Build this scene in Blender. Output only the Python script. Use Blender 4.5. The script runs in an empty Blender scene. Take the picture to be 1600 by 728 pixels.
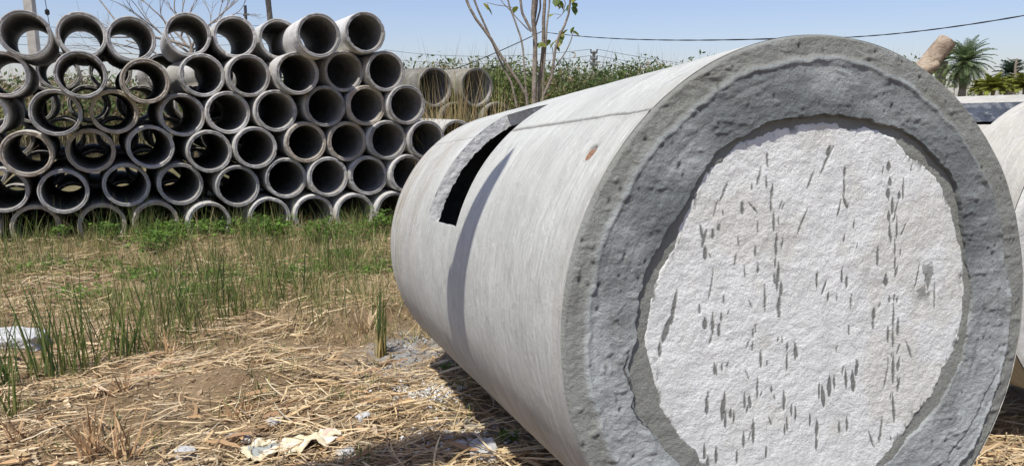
import bpy, math, random
import numpy as np
from mathutils import Vector, Matrix
R_ = math.radians
rng = np.random.default_rng(7)
random.seed(7)
sc = bpy.context.scene
COL = sc.collection

# ------------------------------------------------------------ camera, sky, sun, exposure
F_PX, PITCH, EYE = 1145.0, 0.1738, 1.5
cd = bpy.data.cameras.new('camera')
cam = bpy.data.objects.new('camera', cd)
COL.objects.link(cam)
cam.location = (0, 0, EYE)
cam.rotation_euler = (math.pi / 2 - PITCH, 0, 0)
cd.sensor_width = 36
cd.lens = F_PX / 1600 * 36
cd.clip_end = 6000
cd.clip_start = 0.05
sc.camera = cam

SUN_AZ, SUN_EL = R_(-150), R_(63)
SUN = np.array([math.sin(SUN_AZ) * math.cos(SUN_EL), math.cos(SUN_AZ) * math.cos(SUN_EL), math.sin(SUN_EL)])
w = bpy.data.worlds.new("World")
sc.world = w
w.use_nodes = True
nt = w.node_tree
nt.nodes.clear()
sky = nt.nodes.new('ShaderNodeTexSky')
sky.sky_type = 'NISHITA'
sky.sun_disc = False
sky.sun_elevation = SUN_EL
sky.sun_rotation = SUN_AZ % (2 * math.pi)
sky.air_density = 1.0
sky.dust_density = 1.0
sky.ozone_density = 4.0
bg = nt.nodes.new('ShaderNodeBackground')
bg.inputs[1].default_value = 0.135
wo = nt.nodes.new('ShaderNodeOutputWorld')
tint = nt.nodes.new('ShaderNodeMix'); tint.data_type = 'RGBA'; tint.blend_type = 'MULTIPLY'; tint.inputs[0].default_value = 1.0
tint.inputs[7].default_value = (1.10, .98, 1.04, 1)
nt.links.new(sky.outputs[0], tint.inputs[6]); nt.links.new(tint.outputs[2], bg.inputs[0])
nt.links.new(bg.outputs[0], wo.inputs[0])
sl = bpy.data.lights.new('sun', 'SUN')
sl.energy = 4.95
sl.angle = R_(0.53)
sl.color = (1.0, 0.96, 0.885)
sun = bpy.data.objects.new('sun', sl)
COL.objects.link(sun)
sun.rotation_euler = Vector(SUN).to_track_quat('Z', 'Y').to_euler()
sc.view_settings.view_transform = 'Standard'
sc.view_settings.look = 'None'
sc.view_settings.exposure = 0.05
sc.view_settings.gamma = 1.0

# ------------------------------------------------------------ numpy noise
def _hash(ix, iy, iz, seed):
    h = (ix.astype(np.int64) * 374761393 + iy.astype(np.int64) * 668265263 + iz.astype(np.int64) * 2147483647 + seed * 974711) & 0xffffffff
    h = ((h ^ (h >> 13)) * 1274126177) & 0xffffffff
    h = ((h ^ (h >> 16)) * 2246822519) & 0xffffffff
    return ((h ^ (h >> 15)) & 0xffffff) / float(0xffffff) * 2 - 1

def vn(x, y, z=None, seed=0):
    x = np.asarray(x, float); y = np.asarray(y, float)
    z = np.zeros_like(x) if z is None else np.asarray(z, float)
    x, y, z = np.broadcast_arrays(x, y, z)
    ix, iy, iz = np.floor(x), np.floor(y), np.floor(z)
    fx, fy, fz = x - ix, y - iy, z - iz
    fx = fx * fx * fx * (fx * (fx * 6 - 15) + 10); fy = fy * fy * fy * (fy * (fy * 6 - 15) + 10); fz = fz * fz * fz * (fz * (fz * 6 - 15) + 10)
    r = 0
    for dx in (0, 1):
        for dy in (0, 1):
            for dz in (0, 1):
                r = r + _hash(ix + dx, iy + dy, iz + dz, seed) * (fx if dx else 1 - fx) * (fy if dy else 1 - fy) * (fz if dz else 1 - fz)
    return r

def fbm(x, y, z=None, oct=4, seed=0, gain=.5):
    a, s, r = 1.0, 1.0, 0
    for i in range(oct):
        r = r + a * vn(np.asarray(x) * s, np.asarray(y) * s, None if z is None else np.asarray(z) * s, seed + i * 17)
        a *= gain; s *= 2.03
    return r

def sstep(a, b, x):
    t = np.clip((x - a) / (b - a), 0, 1)
    return t * t * (3 - 2 * t)

# ------------------------------------------------------------ mesh helpers
def mesh(name, V, F, mats=None, smooth=True, cols=None, uv=None, mi=None, attrs=None):
    V = np.asarray(V, np.float32).reshape(-1, 3)
    Fs = F if isinstance(F, (list, tuple)) else [F]
    Fs = [np.asarray(f, np.int32) for f in Fs if len(f)]
    me = bpy.data.meshes.new(name)
    me.vertices.add(len(V))
    me.vertices.foreach_set('co', V.ravel())
    loops = np.concatenate([f.ravel() for f in Fs])
    tot = np.concatenate([np.full(len(f), f.shape[1], np.int32) for f in Fs])
    st = np.concatenate([[0], np.cumsum(tot)[:-1]]).astype(np.int32)
    me.loops.add(len(loops)); me.loops.foreach_set('vertex_index', loops)
    me.polygons.add(len(tot)); me.polygons.foreach_set('loop_start', st); me.polygons.foreach_set('loop_total', tot)
    if mi is not None: me.polygons.foreach_set('material_index', np.asarray(mi, np.int32))
    me.polygons.foreach_set('use_smooth', np.full(len(tot), bool(smooth)))
    if cols is not None:
        c = np.ones((len(V), 4), np.float32); c[:, :3] = cols
        a = me.color_attributes.new('Col', 'FLOAT_COLOR', 'POINT'); a.data.foreach_set('color', c.ravel())
    for k, v in (attrs or {}).items():
        a = me.attributes.new(k, 'FLOAT', 'POINT'); a.data.foreach_set('value', np.asarray(v, np.float32).ravel())
    if uv is not None:
        u = me.uv_layers.new(name='UVMap'); u.data.foreach_set('uv', np.asarray(uv, np.float32)[loops].ravel())
    me.update(calc_edges=True)
    me.validate()
    for m in (mats if isinstance(mats, (list, tuple)) else [mats]):
        if m: me.materials.append(m)
    return me

def ob(name, me, parent=None, label=None, cat=None, group=None, kind=None, loc=None, rot=None):
    o = bpy.data.objects.new(name, me)
    COL.objects.link(o)
    if parent: o.parent = parent
    if loc is not None: o.location = loc
    if rot is not None: o.rotation_euler = rot
    if label: o['label'] = label
    if cat: o['category'] = cat
    if group: o['group'] = group
    if kind: o['kind'] = kind
    return o

def root(name, loc, label, cat, group=None, rot=(0, 0, 0)):
    return ob(name, None, None, label, cat, group, None, loc, rot)

def gridF(nu, nv, wrap_u=False, mask=None):
    """quads of a vertex grid index = i*nv + j"""
    iu = np.arange(nu if wrap_u else nu - 1); jv = np.arange(nv - 1)
    I, J = np.meshgrid(iu, jv, indexing='ij')
    I2 = (I + 1) % nu
    f = np.stack([I * nv + J, I2 * nv + J, I2 * nv + J + 1, I * nv + J + 1], -1)
    if mask is not None: return f[mask]
    return f.reshape(-1, 4)

class MB:
    """collects pieces into one mesh"""
    def __init__(s): s.V = []; s.Q = []; s.T = []; s.C = []; s.n = 0
    def add(s, V, F, col=None):
        V = np.asarray(V, float).reshape(-1, 3); F = np.asarray(F, int)
        (s.Q if F.shape[1] == 4 else s.T).append(F + s.n)
        s.V.append(V); s.n += len(V)
        c = np.ones((len(V), 3)) * (.5 if col is None else np.asarray(col))
        s.C.append(c)
    def tube(s, pts, rad, seg=6, col=None, cap=True, jit=0, seed=0):
        pts = np.asarray(pts, float); n = len(pts); rad = np.broadcast_to(np.asarray(rad, float), (n,))
        d = np.gradient(pts, axis=0); d /= np.linalg.norm(d, axis=1)[:, None] + 1e-12
        ref = np.array([0, 0, 1.]) if abs(d[:, 2]).mean() < .8 else np.array([1., 0, 0])
        a = np.cross(d, ref); a /= np.linalg.norm(a, axis=1)[:, None] + 1e-12; b = np.cross(d, a)
        th = np.linspace(0, 2 * np.pi, seg, endpoint=False)
        ring = np.cos(th)[None, :, None] * a[:, None] + np.sin(th)[None, :, None] * b[:, None]
        rr = rad[:, None, None] * np.ones((n, seg, 1))
        V = pts[:, None] + ring * rr
        if jit:
            q = V.reshape(-1, 3) * 9
            rr = rr * (1 + jit * vn(q[:, 0], q[:, 1], q[:, 2], seed).reshape(n, seg, 1)); V = pts[:, None] + ring * rr
        V = V.reshape(-1, 3)
        i, j = np.meshgrid(np.arange(n - 1), np.arange(seg), indexing='ij'); j2 = (j + 1) % seg
        F = np.stack([i * seg + j, i * seg + j2, (i + 1) * seg + j2, (i + 1) * seg + j], -1).reshape(-1, 4)
        if col is not None and np.ndim(col) == 2: col = np.repeat(col, seg, 0)
        s.add(V, F, col)
        if cap:
            for k, rev in ((0, 0), (n - 1, 1)):
                vv = np.vstack([V[k * seg:(k + 1) * seg], pts[k]]); jj = np.arange(seg)
                f = np.stack([jj, (jj + 1) % seg, np.full(seg, seg)], -1)
                s.add(vv, f[:, ::-1] if rev == 0 else f, None if col is None else (col if np.ndim(col) == 1 else col[k * seg]))
    def box(s, c, h, rot=None, col=None):
        c = np.asarray(c, float); h = np.asarray(h, float)
        P = np.array([(x, y, z) for x in (-1, 1) for y in (-1, 1) for z in (-1, 1)]) * h
        if rot is not None: P = P @ np.array(rot).T
        s.add(P + c, [(0, 1, 3, 2), (4, 6, 7, 5), (0, 4, 5, 1), (2, 3, 7, 6), (0, 2, 6, 4), (1, 5, 7, 3)], col)
    def build(s, name, mat, smooth=True, base=(0, 0, 0)):
        V = np.vstack(s.V) - np.asarray(base)
        F = []
        if s.Q: F.append(np.vstack(s.Q))
        if s.T: F.append(np.vstack(s.T))
        return mesh(name, V, F, mat, smooth, np.vstack(s.C))

def blades(roots, height, width, lean, azim, curl, cols, seg=5, twist=0.0, mb=None, face=None):
    """ribbons growing from roots: vectorised grass blades; lean from vertical (rad), curl extra bend"""
    n = len(roots); t = np.linspace(0, 1, seg + 1)
    ang = lean[:, None] + curl[:, None] * t[None] ** 1.5
    ds = height[:, None] / seg
    dx = np.sin(ang) * ds; dz = np.cos(ang) * ds
    X = np.concatenate([np.zeros((n, 1)), np.cumsum(dx[:, 1:], 1)], 1); Z = np.concatenate([np.zeros((n, 1)), np.cumsum(dz[:, 1:], 1)], 1)
    ca, sa = np.cos(azim)[:, None], np.sin(azim)[:, None]
    P = np.stack([roots[:, 0:1] + X * ca, roots[:, 1:2] + X * sa, roots[:, 2:3] + Z], -1)
    fa = (rng.uniform(0, 2 * np.pi, n) if face is None else face)
    W = np.stack([np.cos(fa), np.sin(fa), np.zeros(n)], -1)[:, None] * (width[:, None] * np.clip(1.15 - t[None] ** 2.2 * 1.1, .04, 1) * .5)[..., None]
    V = np.stack([P - W, P + W], 2).reshape(-1, 3)
    b = np.arange(n)[:, None] * (2 * (seg + 1)) + np.arange(seg)[None] * 2
    F = np.stack([b, b + 1, b + 3, b + 2], -1).reshape(-1, 4)
    C = np.repeat(cols, 2 * (seg + 1), 0)
    if mb is not None: mb.add(V, F, C)
    return V, F, C

# ------------------------------------------------------------ pixel -> world
CP, SP = math.cos(PITCH), math.sin(PITCH)
def at(px, py, Y):
    dx, dz = (px - 800) / F_PX, -(py - 364) / F_PX
    d = np.array([dx, CP + dz * SP, -SP + dz * CP])
    return np.array([0, 0, EYE]) + d * (Y / d[1])

# ------------------------------------------------------------ materials
def newmat(name, rough=.85, spec=.25):
    m = bpy.data.materials.new(name); m.use_nodes = True
    n = m.node_tree; b = n.nodes['Principled BSDF']
    b.inputs['Roughness'].default_value = rough
    b.inputs['Specular IOR Level'].default_value = spec
    return m, n, b

def N(nt, typ, **kw):
    n = nt.nodes.new(typ)
    for k, v in kw.items():
        if k in n.inputs: n.inputs[k].default_value = v
        else: setattr(n, k, v)
    return n

def noise(nt, vec, scale, detail=5, rough=.55, dist=0):
    n = N(nt, 'ShaderNodeTexNoise'); n.inputs['Scale'].default_value = scale; n.inputs['Detail'].default_value = detail
    n.inputs['Roughness'].default_value = rough; n.inputs['Distortion'].default_value = dist
    if vec is not None: nt.links.new(vec, n.inputs['Vector'])
    return n.outputs['Fac']

def ramp(nt, fac, stops):
    r = nt.nodes.new('ShaderNodeValToRGB'); nt.links.new(fac, r.inputs[0])
    e = r.color_ramp.elements
    while len(e) < len(stops): e.new(.5)
    for i, (p, c) in enumerate(stops):
        e[i].position = p; e[i].color = (*c, 1) if len(c) == 3 else c
    return r.outputs[0]

def mixc(nt, a, b, fac, mode='MIX'):
    m = nt.nodes.new('ShaderNodeMix'); m.data_type = 'RGBA'; m.blend_type = mode
    for i, v in ((6, a), (7, b), (0, fac)):
        if hasattr(v, 'links'): nt.links.new(v, m.inputs[i])
        elif i == 0: m.inputs[0].default_value = v
        else: m.inputs[i].default_value = (*v, 1)
    return m.outputs[2]

def vmap(nt, vec, scale):
    m = nt.nodes.new('ShaderNodeMapping'); m.inputs['Scale'].default_value = scale
    nt.links.new(vec, m.inputs[0]); return m.outputs[0]

def bump(nt, b, h, strength, dist):
    m = nt.nodes.new('ShaderNodeBump'); m.inputs['Strength'].default_value = strength; m.inputs['Distance'].default_value = dist
    nt.links.new(h, m.inputs['Height'])
    prev = b.inputs['Normal'].links
    if prev: nt.links.new(prev[0].from_socket, m.inputs['Normal'])
    nt.links.new(m.outputs[0], b.inputs['Normal'])

def attr(nt, name, fac=False):
    a = nt.nodes.new('ShaderNodeAttribute'); a.attribute_name = name
    return a.outputs['Fac'] if fac else a.outputs['Color']

def objc(nt): return nt.nodes.new('ShaderNodeTexCoord').outputs['Object']
def uvc(nt): return nt.nodes.new('ShaderNodeTexCoord').outputs['UV']

def m_barrel(name, c0, c1, c2, stain=(.30, .23, .15), dark=1.0):
    m, n, b = newmat(name, .8, .3)
    uv = uvc(n); ob_ = objc(n)
    st = noise(n, vmap(n, uv, (2.2, 60, 1)), 1, 6, .65, .6)
    big = noise(n, ob_, 2.3, 5, .6)
    c = ramp(n, st, [(.25, c0), (.5, c1), (.72, c2)])
    c = mixc(n, c, tuple(x * .80 for x in c0), ramp(n, big, [(.42, (0, 0, 0)), (.68, (.55, .55, .55))]))
    # brown run-off streaks, strongest where the attribute 'stain' says
    ss = noise(n, vmap(n, uv, (3.2, 26, 1)), 1, 5, .7, 1.2)
    f = n.nodes.new('ShaderNodeMath'); f.operation = 'MULTIPLY'
    n.links.new(ramp(n, ss, [(.42, (0, 0, 0)), (.62, (1, 1, 1))]), f.inputs[0]); n.links.new(attr(n, 'stain', True), f.inputs[1])
    c = mixc(n, c, stain, f.outputs[0])
    # joint dirt
    c = mixc(n, c, (.13, .12, .105), attr(n, 'dirt', True))
    mo = noise(n, vmap(n, uv, (7, 16, 1)), 1, 8, .72, .8)
    c = mixc(n, c, (.36, .36, .345), ramp(n, mo, [(.50, (0, 0, 0)), (.66, (.65, .65, .65))]))
    c = mixc(n, c, (.70, .70, .69), ramp(n, noise(n, vmap(n, uv, (14, 40, 1)), 1, 8, .75, .6), [(.56, (0, 0, 0)), (.68, (.7, .7, .7))]))
    # pin holes
    vo = n.nodes.new('ShaderNodeTexVoronoi'); vo.inputs['Scale'].default_value = 26; n.links.new(vmap(n, ob_, (1, 1, 1)), vo.inputs['Vector'])
    rr = noise(n, ob_, 6, 3)
    g = n.nodes.new('ShaderNodeMath'); g.operation = 'ADD'; n.links.new(vo.outputs['Distance'], g.inputs[0])
    g2 = n.nodes.new('ShaderNodeMath'); g2.operation = 'MULTIPLY'; n.links.new(rr, g2.inputs[0]); g2.inputs[1].default_value = .5
    n.links.new(g2.outputs[0], g.inputs[1])
    c = mixc(n, c, (.2, .19, .17), ramp(n, g.outputs[0], [(.235, (.7, .7, .7)), (.26, (0, 0, 0))]))
    n.links.new(c, b.inputs['Base Color'])
    bump(n, b, noise(n, vmap(n, uv, (4, 70, 1)), 1, 8, .75, .6), .6, .009)
    bump(n, b, noise(n, vmap(n, uv, (9, 14, 1)), 1, 7, .7, .4), .5, .02)
    bump(n, b, noise(n, ob_, 38, 5, .65), .3, .004)
    return m

MAIN_BARREL = m_barrel('white_washed_concrete', (.43, .437, .405), (.51, .52, .48), (.60, .607, .57))
SIDE_BARREL = m_barrel('cream_concrete', (.44, .42, .36), (.52, .50, .44), (.58, .56, .51))

def m_rough(name, cols, sc_=9, bs=.8, bd=.012, fine=90, rough=.9, attrmix=None, aniso=None, b2=.5, pores=0, grain=0):
    m, n, b = newmat(name, rough, .2)
    o = objc(n)
    a = noise(n, o, sc_, 7, .62, .3)
    c = ramp(n, a, [(.3, cols[0]), (.5, cols[1]), (.7, cols[2])])
    f = noise(n, o, fine * 1.7, 3, .6)
    c = mixc(n, c, tuple(x * .55 for x in cols[0]), ramp(n, f, [(.62, (0, 0, 0)), (.75, (.6, .6, .6))]))
    if pores:
        vo = n.nodes.new('ShaderNodeTexVoronoi'); vo.inputs['Scale'].default_value = pores; n.links.new(o, vo.inputs['Vector'])
        ma = n.nodes.new('ShaderNodeMath'); ma.operation = 'ADD'; n.links.new(vo.outputs['Distance'], ma.inputs[0])
        mb_ = n.nodes.new('ShaderNodeMath'); mb_.operation = 'MULTIPLY'; mb_.inputs[1].default_value = .9; n.links.new(noise(n, o, pores * .12, 4, .6), mb_.inputs[0]); n.links.new(mb_.outputs[0], ma.inputs[1])
        po = ramp(n, ma.outputs[0], [(.47, (1, 1, 1)), (.55, (0, 0, 0))])
        c = mixc(n, c, tuple(x * .45 for x in cols[0]), po)
    if attrmix:
        for an, col in attrmix: c = mixc(n, c, col, attr(n, an, True))
    n.links.new(c, b.inputs['Base Color'])
    if grain: bump(n, b, noise(n, o, 150, 3, .8), grain, .01)
    h = noise(n, vmap(n, o, aniso or (1, 1, 1)), fine, 6, .7)
    bump(n, b, h, bs, bd)
    bump(n, b, noise(n, o, sc_ * 2, 5, .6), b2, .02)
    return m

MORTAR = m_rough('cement_mortar', [(.23, .243, .238), (.30, .318, .31), (.38, .40, .39)], 6, .9, .010, 60, b2=.2, pores=55, grain=.7,
                 attrmix=[('olive', (.26, .265, .235)), ('scrape', (.45, .48, .47)), ('crack', (.05, .05, .045)), ('damp', (.15, .165, .163))])
PLASTER = m_rough('white_plaster', [(.62, .63, .60), (.71, .72, .69), (.79, .80, .77)], 9, .9, .006, 80, b2=.25, grain=.5,
                  attrmix=[('dirt', (.52, .50, .40)), ('mark', (.20, .205, .19))])
PLASTER.node_tree.nodes['Principled BSDF'].inputs['Roughness'].default_value = .8
CUTFACE = m_rough('broken_concrete', [(.46, .465, .45), (.54, .545, .53), (.62, .625, .61)], 14, .7, .008, 65)
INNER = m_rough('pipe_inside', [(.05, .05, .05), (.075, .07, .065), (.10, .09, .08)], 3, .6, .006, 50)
TERRA = m_rough('fired_clay', [(.30, .16, .10), (.42, .24, .16), (.52, .33, .24)], 30, .8, .01, 120)

def m_stack(name, cols, vary=.35, brown=(.33, .25, .16)):
    m, n, b = newmat(name, .88, .2)
    o = objc(n); info = n.nodes.new('ShaderNodeObjectInfo')
    off = n.nodes.new('ShaderNodeVectorMath'); off.operation = 'SCALE'; off.inputs[3].default_value = 40
    comb = n.nodes.new('ShaderNodeCombineXYZ'); n.links.new(info.outputs['Random'], comb.inputs[0]); n.links.new(info.outputs['Random'], comb.inputs[2])
    n.links.new(comb.outputs[0], off.inputs[0])
    ad = n.nodes.new('ShaderNodeVectorMath'); n.links.new(o, ad.inputs[0]); n.links.new(off.outputs[0], ad.inputs[1])
    v = ad.outputs[0]
    a = noise(n, v, 5, 6, .65, .4)
    c = ramp(n, a, [(.28, cols[0]), (.5, cols[1]), (.72, cols[2])])
    st = noise(n, vmap(n, v, (7, 1.2, 7)), 1, 6, .7, .5)
    c = mixc(n, c, brown, ramp(n, st, [(.5, (0, 0, 0)), (.72, (vary, vary, vary))]))
    rr = n.nodes.new('ShaderNodeMapRange'); n.links.new(info.outputs['Random'], rr.inputs[0]); rr.inputs[3].default_value = .72; rr.inputs[4].default_value = 1.18
    hs = n.nodes.new('ShaderNodeHueSaturation'); n.links.new(c, hs.inputs['Color']); n.links.new(rr.outputs[0], hs.inputs['Value'])
    n.links.new(hs.outputs[0], b.inputs['Base Color'])
    bump(n, b, noise(n, v, 60, 6, .7), .7, .008)
    bump(n, b, noise(n, v, 9, 5, .6), .5, .02)
    return m
ST_BARREL = m_stack('stack_pipe_concrete', [(.44, .435, .41), (.55, .54, .51), (.66, .65, .625)])
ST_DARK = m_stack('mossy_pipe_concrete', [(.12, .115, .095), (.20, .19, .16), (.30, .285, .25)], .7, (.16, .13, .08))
ST_RIM = m_stack('stack_pipe_rim', [(.20, .197, .19), (.33, .325, .31), (.52, .51, .49)], .6)
ST_RIMB = m_stack('stack_pipe_rim_brown', [(.26, .23, .18), (.38, .34, .28), (.50, .46, .39)], .6, (.30, .19, .10))
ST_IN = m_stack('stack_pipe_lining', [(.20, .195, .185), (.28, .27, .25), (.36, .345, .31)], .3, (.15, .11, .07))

def m_leaf(name, trans=.35, rough=.6):
    m = bpy.data.materials.new(name); m.use_nodes = True
    n = m.node_tree; b = n.nodes['Principled BSDF']; out = n.nodes['Material Output']
    b.inputs['Roughness'].default_value = rough; b.inputs['Specular IOR Level'].default_value = .3
    c = attr(n, 'Col'); n.links.new(c, b.inputs['Base Color'])
    if trans:
        t = n.nodes.new('ShaderNodeBsdfTranslucent'); n.links.new(c, t.inputs[0])
        mx = n.nodes.new('ShaderNodeMixShader'); mx.inputs[0].default_value = trans
        n.links.new(b.outputs[0], mx.inputs[1]); n.links.new(t.outputs[0], mx.inputs[2]); n.links.new(mx.outputs[0], out.inputs[0])
    return m
LEAF = m_leaf('leaf'); STRAW = m_leaf('dry_straw', .15, .75); WOODC = m_leaf('painted_by_attribute', 0, .85)
def m_bark(name, cols, sc_=12):
    return m_rough(name, cols, sc_, .9, .02, 40)
BARK = m_bark('grey_bark', [(.15, .125, .10), (.26, .22, .175), (.38, .33, .265)])
PALEWOOD = m_rough('pale_dead_wood', [(.20, .15, .105), (.42, .33, .24), (.58, .49, .38)], 7, 1.0, .03, 25, b2=.9, pores=14)
POLE = m_rough('pole_concrete', [(.30, .28, .25), (.38, .36, .32), (.44, .42, .38)], 5, .4, .01, 30)
METAL, _n, _b = newmat('dark_steel', .5, .4); _b.inputs['Base Color'].default_value = (.06, .06, .065, 1)
WIRE, _n, _b = newmat('black_cable', .7, .2); _b.inputs['Base Color'].default_value = (.035, .035, .04, 1)
STONE = m_rough('pale_rubble', [(.42, .42, .41), (.54, .54, .53), (.66, .66, .65)], 12, .9, .01, 80)

# soil
SOIL, n, b = newmat('dry_brown_soil', .95, .1)
o = objc(n)
c = ramp(n, noise(n, o, 1.1, 8, .65, .4), [(.3, (.20, .135, .075)), (.48, (.32, .225, .13)), (.62, (.44, .33, .20)), (.75, (.53, .42, .28))])
c = mixc(n, c, (.12, .08, .045), ramp(n, noise(n, o, 34, 5, .7), [(.56, (0, 0, 0)), (.7, (.55, .55, .55))]))
c = mixc(n, c, (.50, .39, .25), ramp(n, noise(n, vmap(n, o, (1, 1, .2)), 75, 4, .7), [(.55, (0, 0, 0)), (.66, (.5, .5, .5))]))
c = mixc(n, c, (.42, .42, .40), attr(n, 'cement', True))
c = mixc(n, c, (.10, .11, .045), attr(n, 'grass', True))
n.links.new(c, b.inputs['Base Color'])
bump(n, b, noise(n, o, 22, 9, .72), 1.0, .05)
bump(n, b, noise(n, o, 120, 5, .7), .8, .012)

# ------------------------------------------------------------ terrain: one sheet
def ground_z(x, y):
    x = np.asarray(x, float); y = np.asarray(y, float)
    z = -.28 * sstep(2.0, 5.1, y + .3 * (x - .5) * sstep(4, 0, np.abs(x))) - .03 * sstep(5, 10, y)
    z = z + .10 * np.exp(-(((x + 1.75) / .45) ** 2 + ((y - 4.25) / .2) ** 2))         # sandy mound
    z = z + .09 * np.exp(-(((x + 1.15) / .55) ** 2 + ((y - 5.9) / .35) ** 2))          # mound by the pipe
    z = z + .06 * np.exp(-(((x + 2.6) / .9) ** 2 + ((y - 6.9) / .4) ** 2))
    near = sstep(40, 10, y) * sstep(30, 10, np.abs(x))
    z = z + near * (.030 * fbm(x * 1.3, y * 1.3, oct=4, seed=3) + .020 * fbm(x * 5, y * 5, oct=4, seed=9, gain=.6) + .012 * np.abs(fbm(x * 14, y * 14, oct=3, seed=21)))
    far = sstep(14, 45, np.hypot(x, y))
    z = z + far * (.25 + .25 * fbm(x * .02, y * .02, oct=3, seed=5)) + sstep(60, 900, np.hypot(x, y)) * .6
    return z - .03

def spaced(lo, hi, dlo, dhi, far):
    a = np.linspace(lo, hi, int((hi - lo) / dlo))
    out = [hi]; st = dhi
    while out[-1] < far: out.append(out[-1] + st); st *= 1.16
    return a[:-1], np.array(out)
xa = np.linspace(-4.2, 3.2, 420); xl = [-4.2]; st = .03
while xl[-1] > -1800: xl.append(xl[-1] - st); st *= 1.075
xr = [3.2]; st = .04
while xr[-1] < 1800: xr.append(xr[-1] + st); st *= 1.09
XS = np.concatenate([np.array(xl[:0:-1]), xa, np.array(xr[1:])])
ya = [2.3]
while ya[-1] < 2300: ya.append(ya[-1] + .0115 * max(1, (ya[-1] / 2.7)) ** 1.25)
yb = [2.3]; st = .05
while yb[-1] > -400: yb.append(yb[-1] - st); st *= 1.25
YS = np.concatenate([np.array(yb[:0:-1]), np.array(ya)])
GX, GY = np.meshgrid(XS, YS, indexing='ij')
GZ = ground_z(GX, GY)
gx, gy = GX.ravel(), GY.ravel()
cem = np.exp(-(((gx + .45) / .40) ** 2 + ((gy - 4.55) / .32) ** 2)) * .3 + np.exp(-(((gx + .75) / .28) ** 2 + ((gy - 5.1) / .35) ** 2)) * .9 + np.exp(-(((gx + .1) / .4) ** 2 + ((gy - 3.45) / .35) ** 2)) * .5
cem = np.clip(cem * (1 + 1.2 * fbm(gx * 9, gy * 9, oct=3, seed=31)), 0, 1)
gr = sstep(8.6, 10.2, gy) * (.35 + .4 * vn(gx * .7, gy * .7, seed=40)) + sstep(12, 20, gy) * .4
g = ob('ground', mesh('ground', np.stack([gx, gy, GZ.ravel()], -1), gridF(len(XS), len(YS)), SOIL, True, attrs={'cement': cem, 'grass': np.clip(gr, 0, .85)}), kind='structure')

# ------------------------------------------------------------ the big closed pipe
AX = np.array([-0.31779441, 0.94361572, -0.09271507])
def frame(a):
    u = np.cross(a, [0, 0, 1.]); u /= np.linalg.norm(u); v = np.cross(u, a)
    return u, v
def rotm(a):
    u, v = frame(a)
    return Matrix(((u[0], a[0], v[0]), (u[1], a[1], v[1]), (u[2], a[2], v[2]))).to_euler()

def lines(base, fine):
    v = list(base)
    for a, b_, s in fine: v = [q for q in v if q < a or q > b_] + list(np.arange(a, b_ + 1e-9, s))
    return np.array(sorted(set(np.round(v, 5))))

def seam_th(s, th=129.9): return th + 2.0 * (1 - np.clip(s / 1.22, 0, 1)) ** 1.0 * (s < 1.25)

def shell(R, T, L, slot, hole=None, seam=True, dth=1.2, ds=.022, seed=0, bulge=0):
    th0, th1, s0, s1 = slot
    TH = lines(np.arange(0, 360, dth), [(th0 + .001, th0 + .001, 1), (th1 + .001, th1 + .001, 1)] + ([(128.0, 133.6, .2)] if seam else []) + ([(139.2, 144.8, .25)] if hole else []))
    TH = TH[TH < 359.9]
    S = lines(np.arange(0, L + 1e-6, ds), [(s0 + .0001, s0 + .0001, 1), (s1 + .0001, s1 + .0001, 1)] + ([(.135, .245, .004)] if hole else []))
    if S[-1] < L: S = np.append(S, L)
    A, B = np.meshgrid(TH, S, indexing='ij')
    tr = np.radians(A); arc = tr * R
    r = R + .0022 * fbm(np.cos(tr) * 2, np.sin(tr) * 2, B * 2.0, oct=3, seed=seed) + .0007 * vn(arc * 6, B * 60, seed=seed + 4) + bulge * np.sin(np.pi * B / L)
    dirt = np.zeros_like(A); stain = np.zeros_like(A)
    if seam:
        d = (A - seam_th(B)) * math.pi / 180 * R
        wob = .003 * vn(B * 14, B * 0, seed=8)
        wd = np.where(B < s0, .0035 + .005 * sstep(-.1, 1.2, B), .0022)
        gsh = np.exp(-((d + wob) / wd) ** 2)
        r = r - gsh * np.where(B < s0, .008, .003)
        lipn = np.exp(-((d + wob - .010) / .006) ** 2) * .002 * (B < s0)
        r = r + lipn
        dirt = np.clip(gsh * np.where(B < s0, .9, .8), 0, 1)
    if hole:
        hd = np.hypot((A - hole[0]) * math.pi / 180 * R, (B - hole[1]))
        r = r - .014 * sstep(.029, .022, hd) - .0015 * sstep(.045, .03, hd)
        dirt = np.maximum(dirt, .35 * sstep(.04, .028, hd) * sstep(.02, .028, hd))
    stain = np.clip(sstep(L - 1.0, L - .3, B) * 1.9 * (vn(B * 6, tr * 1.0, seed=3) * .6 + .45), 0, 1) * sstep(100, 135, A) * sstep(240, 200, A)
    stain = np.maximum(stain, .75 * sstep(185, 215, A) * sstep(310, 260, A))
    stain = np.maximum(stain, .25 * sstep(.12, 0, B))
    # ragged slot edges on the outside
    mi, mj = len(TH) - 1, len(S) - 1
    V = np.stack([r * np.cos(tr), B, r * np.sin(tr) + R], -1)
    nS = len(S)
    e1 = (np.abs(B - s1) < .001) & (A > th0 - 1) & (A < th1 + 1)
    V[..., 1] += np.where(e1, .004 * vn(arc * 40, arc * 0, seed=5), 0)
    m = np.ones((len(TH), len(S) - 1), bool)
    ins = (TH >= th0) & (TH < th1)
    jn = (S[:-1] >= s0) & (S[:-1] < s1)
    m[np.ix_(ins, jn)] = False
    F = gridF(len(TH), nS, True, m)
    uv = np.stack([arc.ravel(), B.ravel()], -1)
    return V.reshape(-1, 3), F, uv, dirt.ravel(), stain.ravel()

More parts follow.
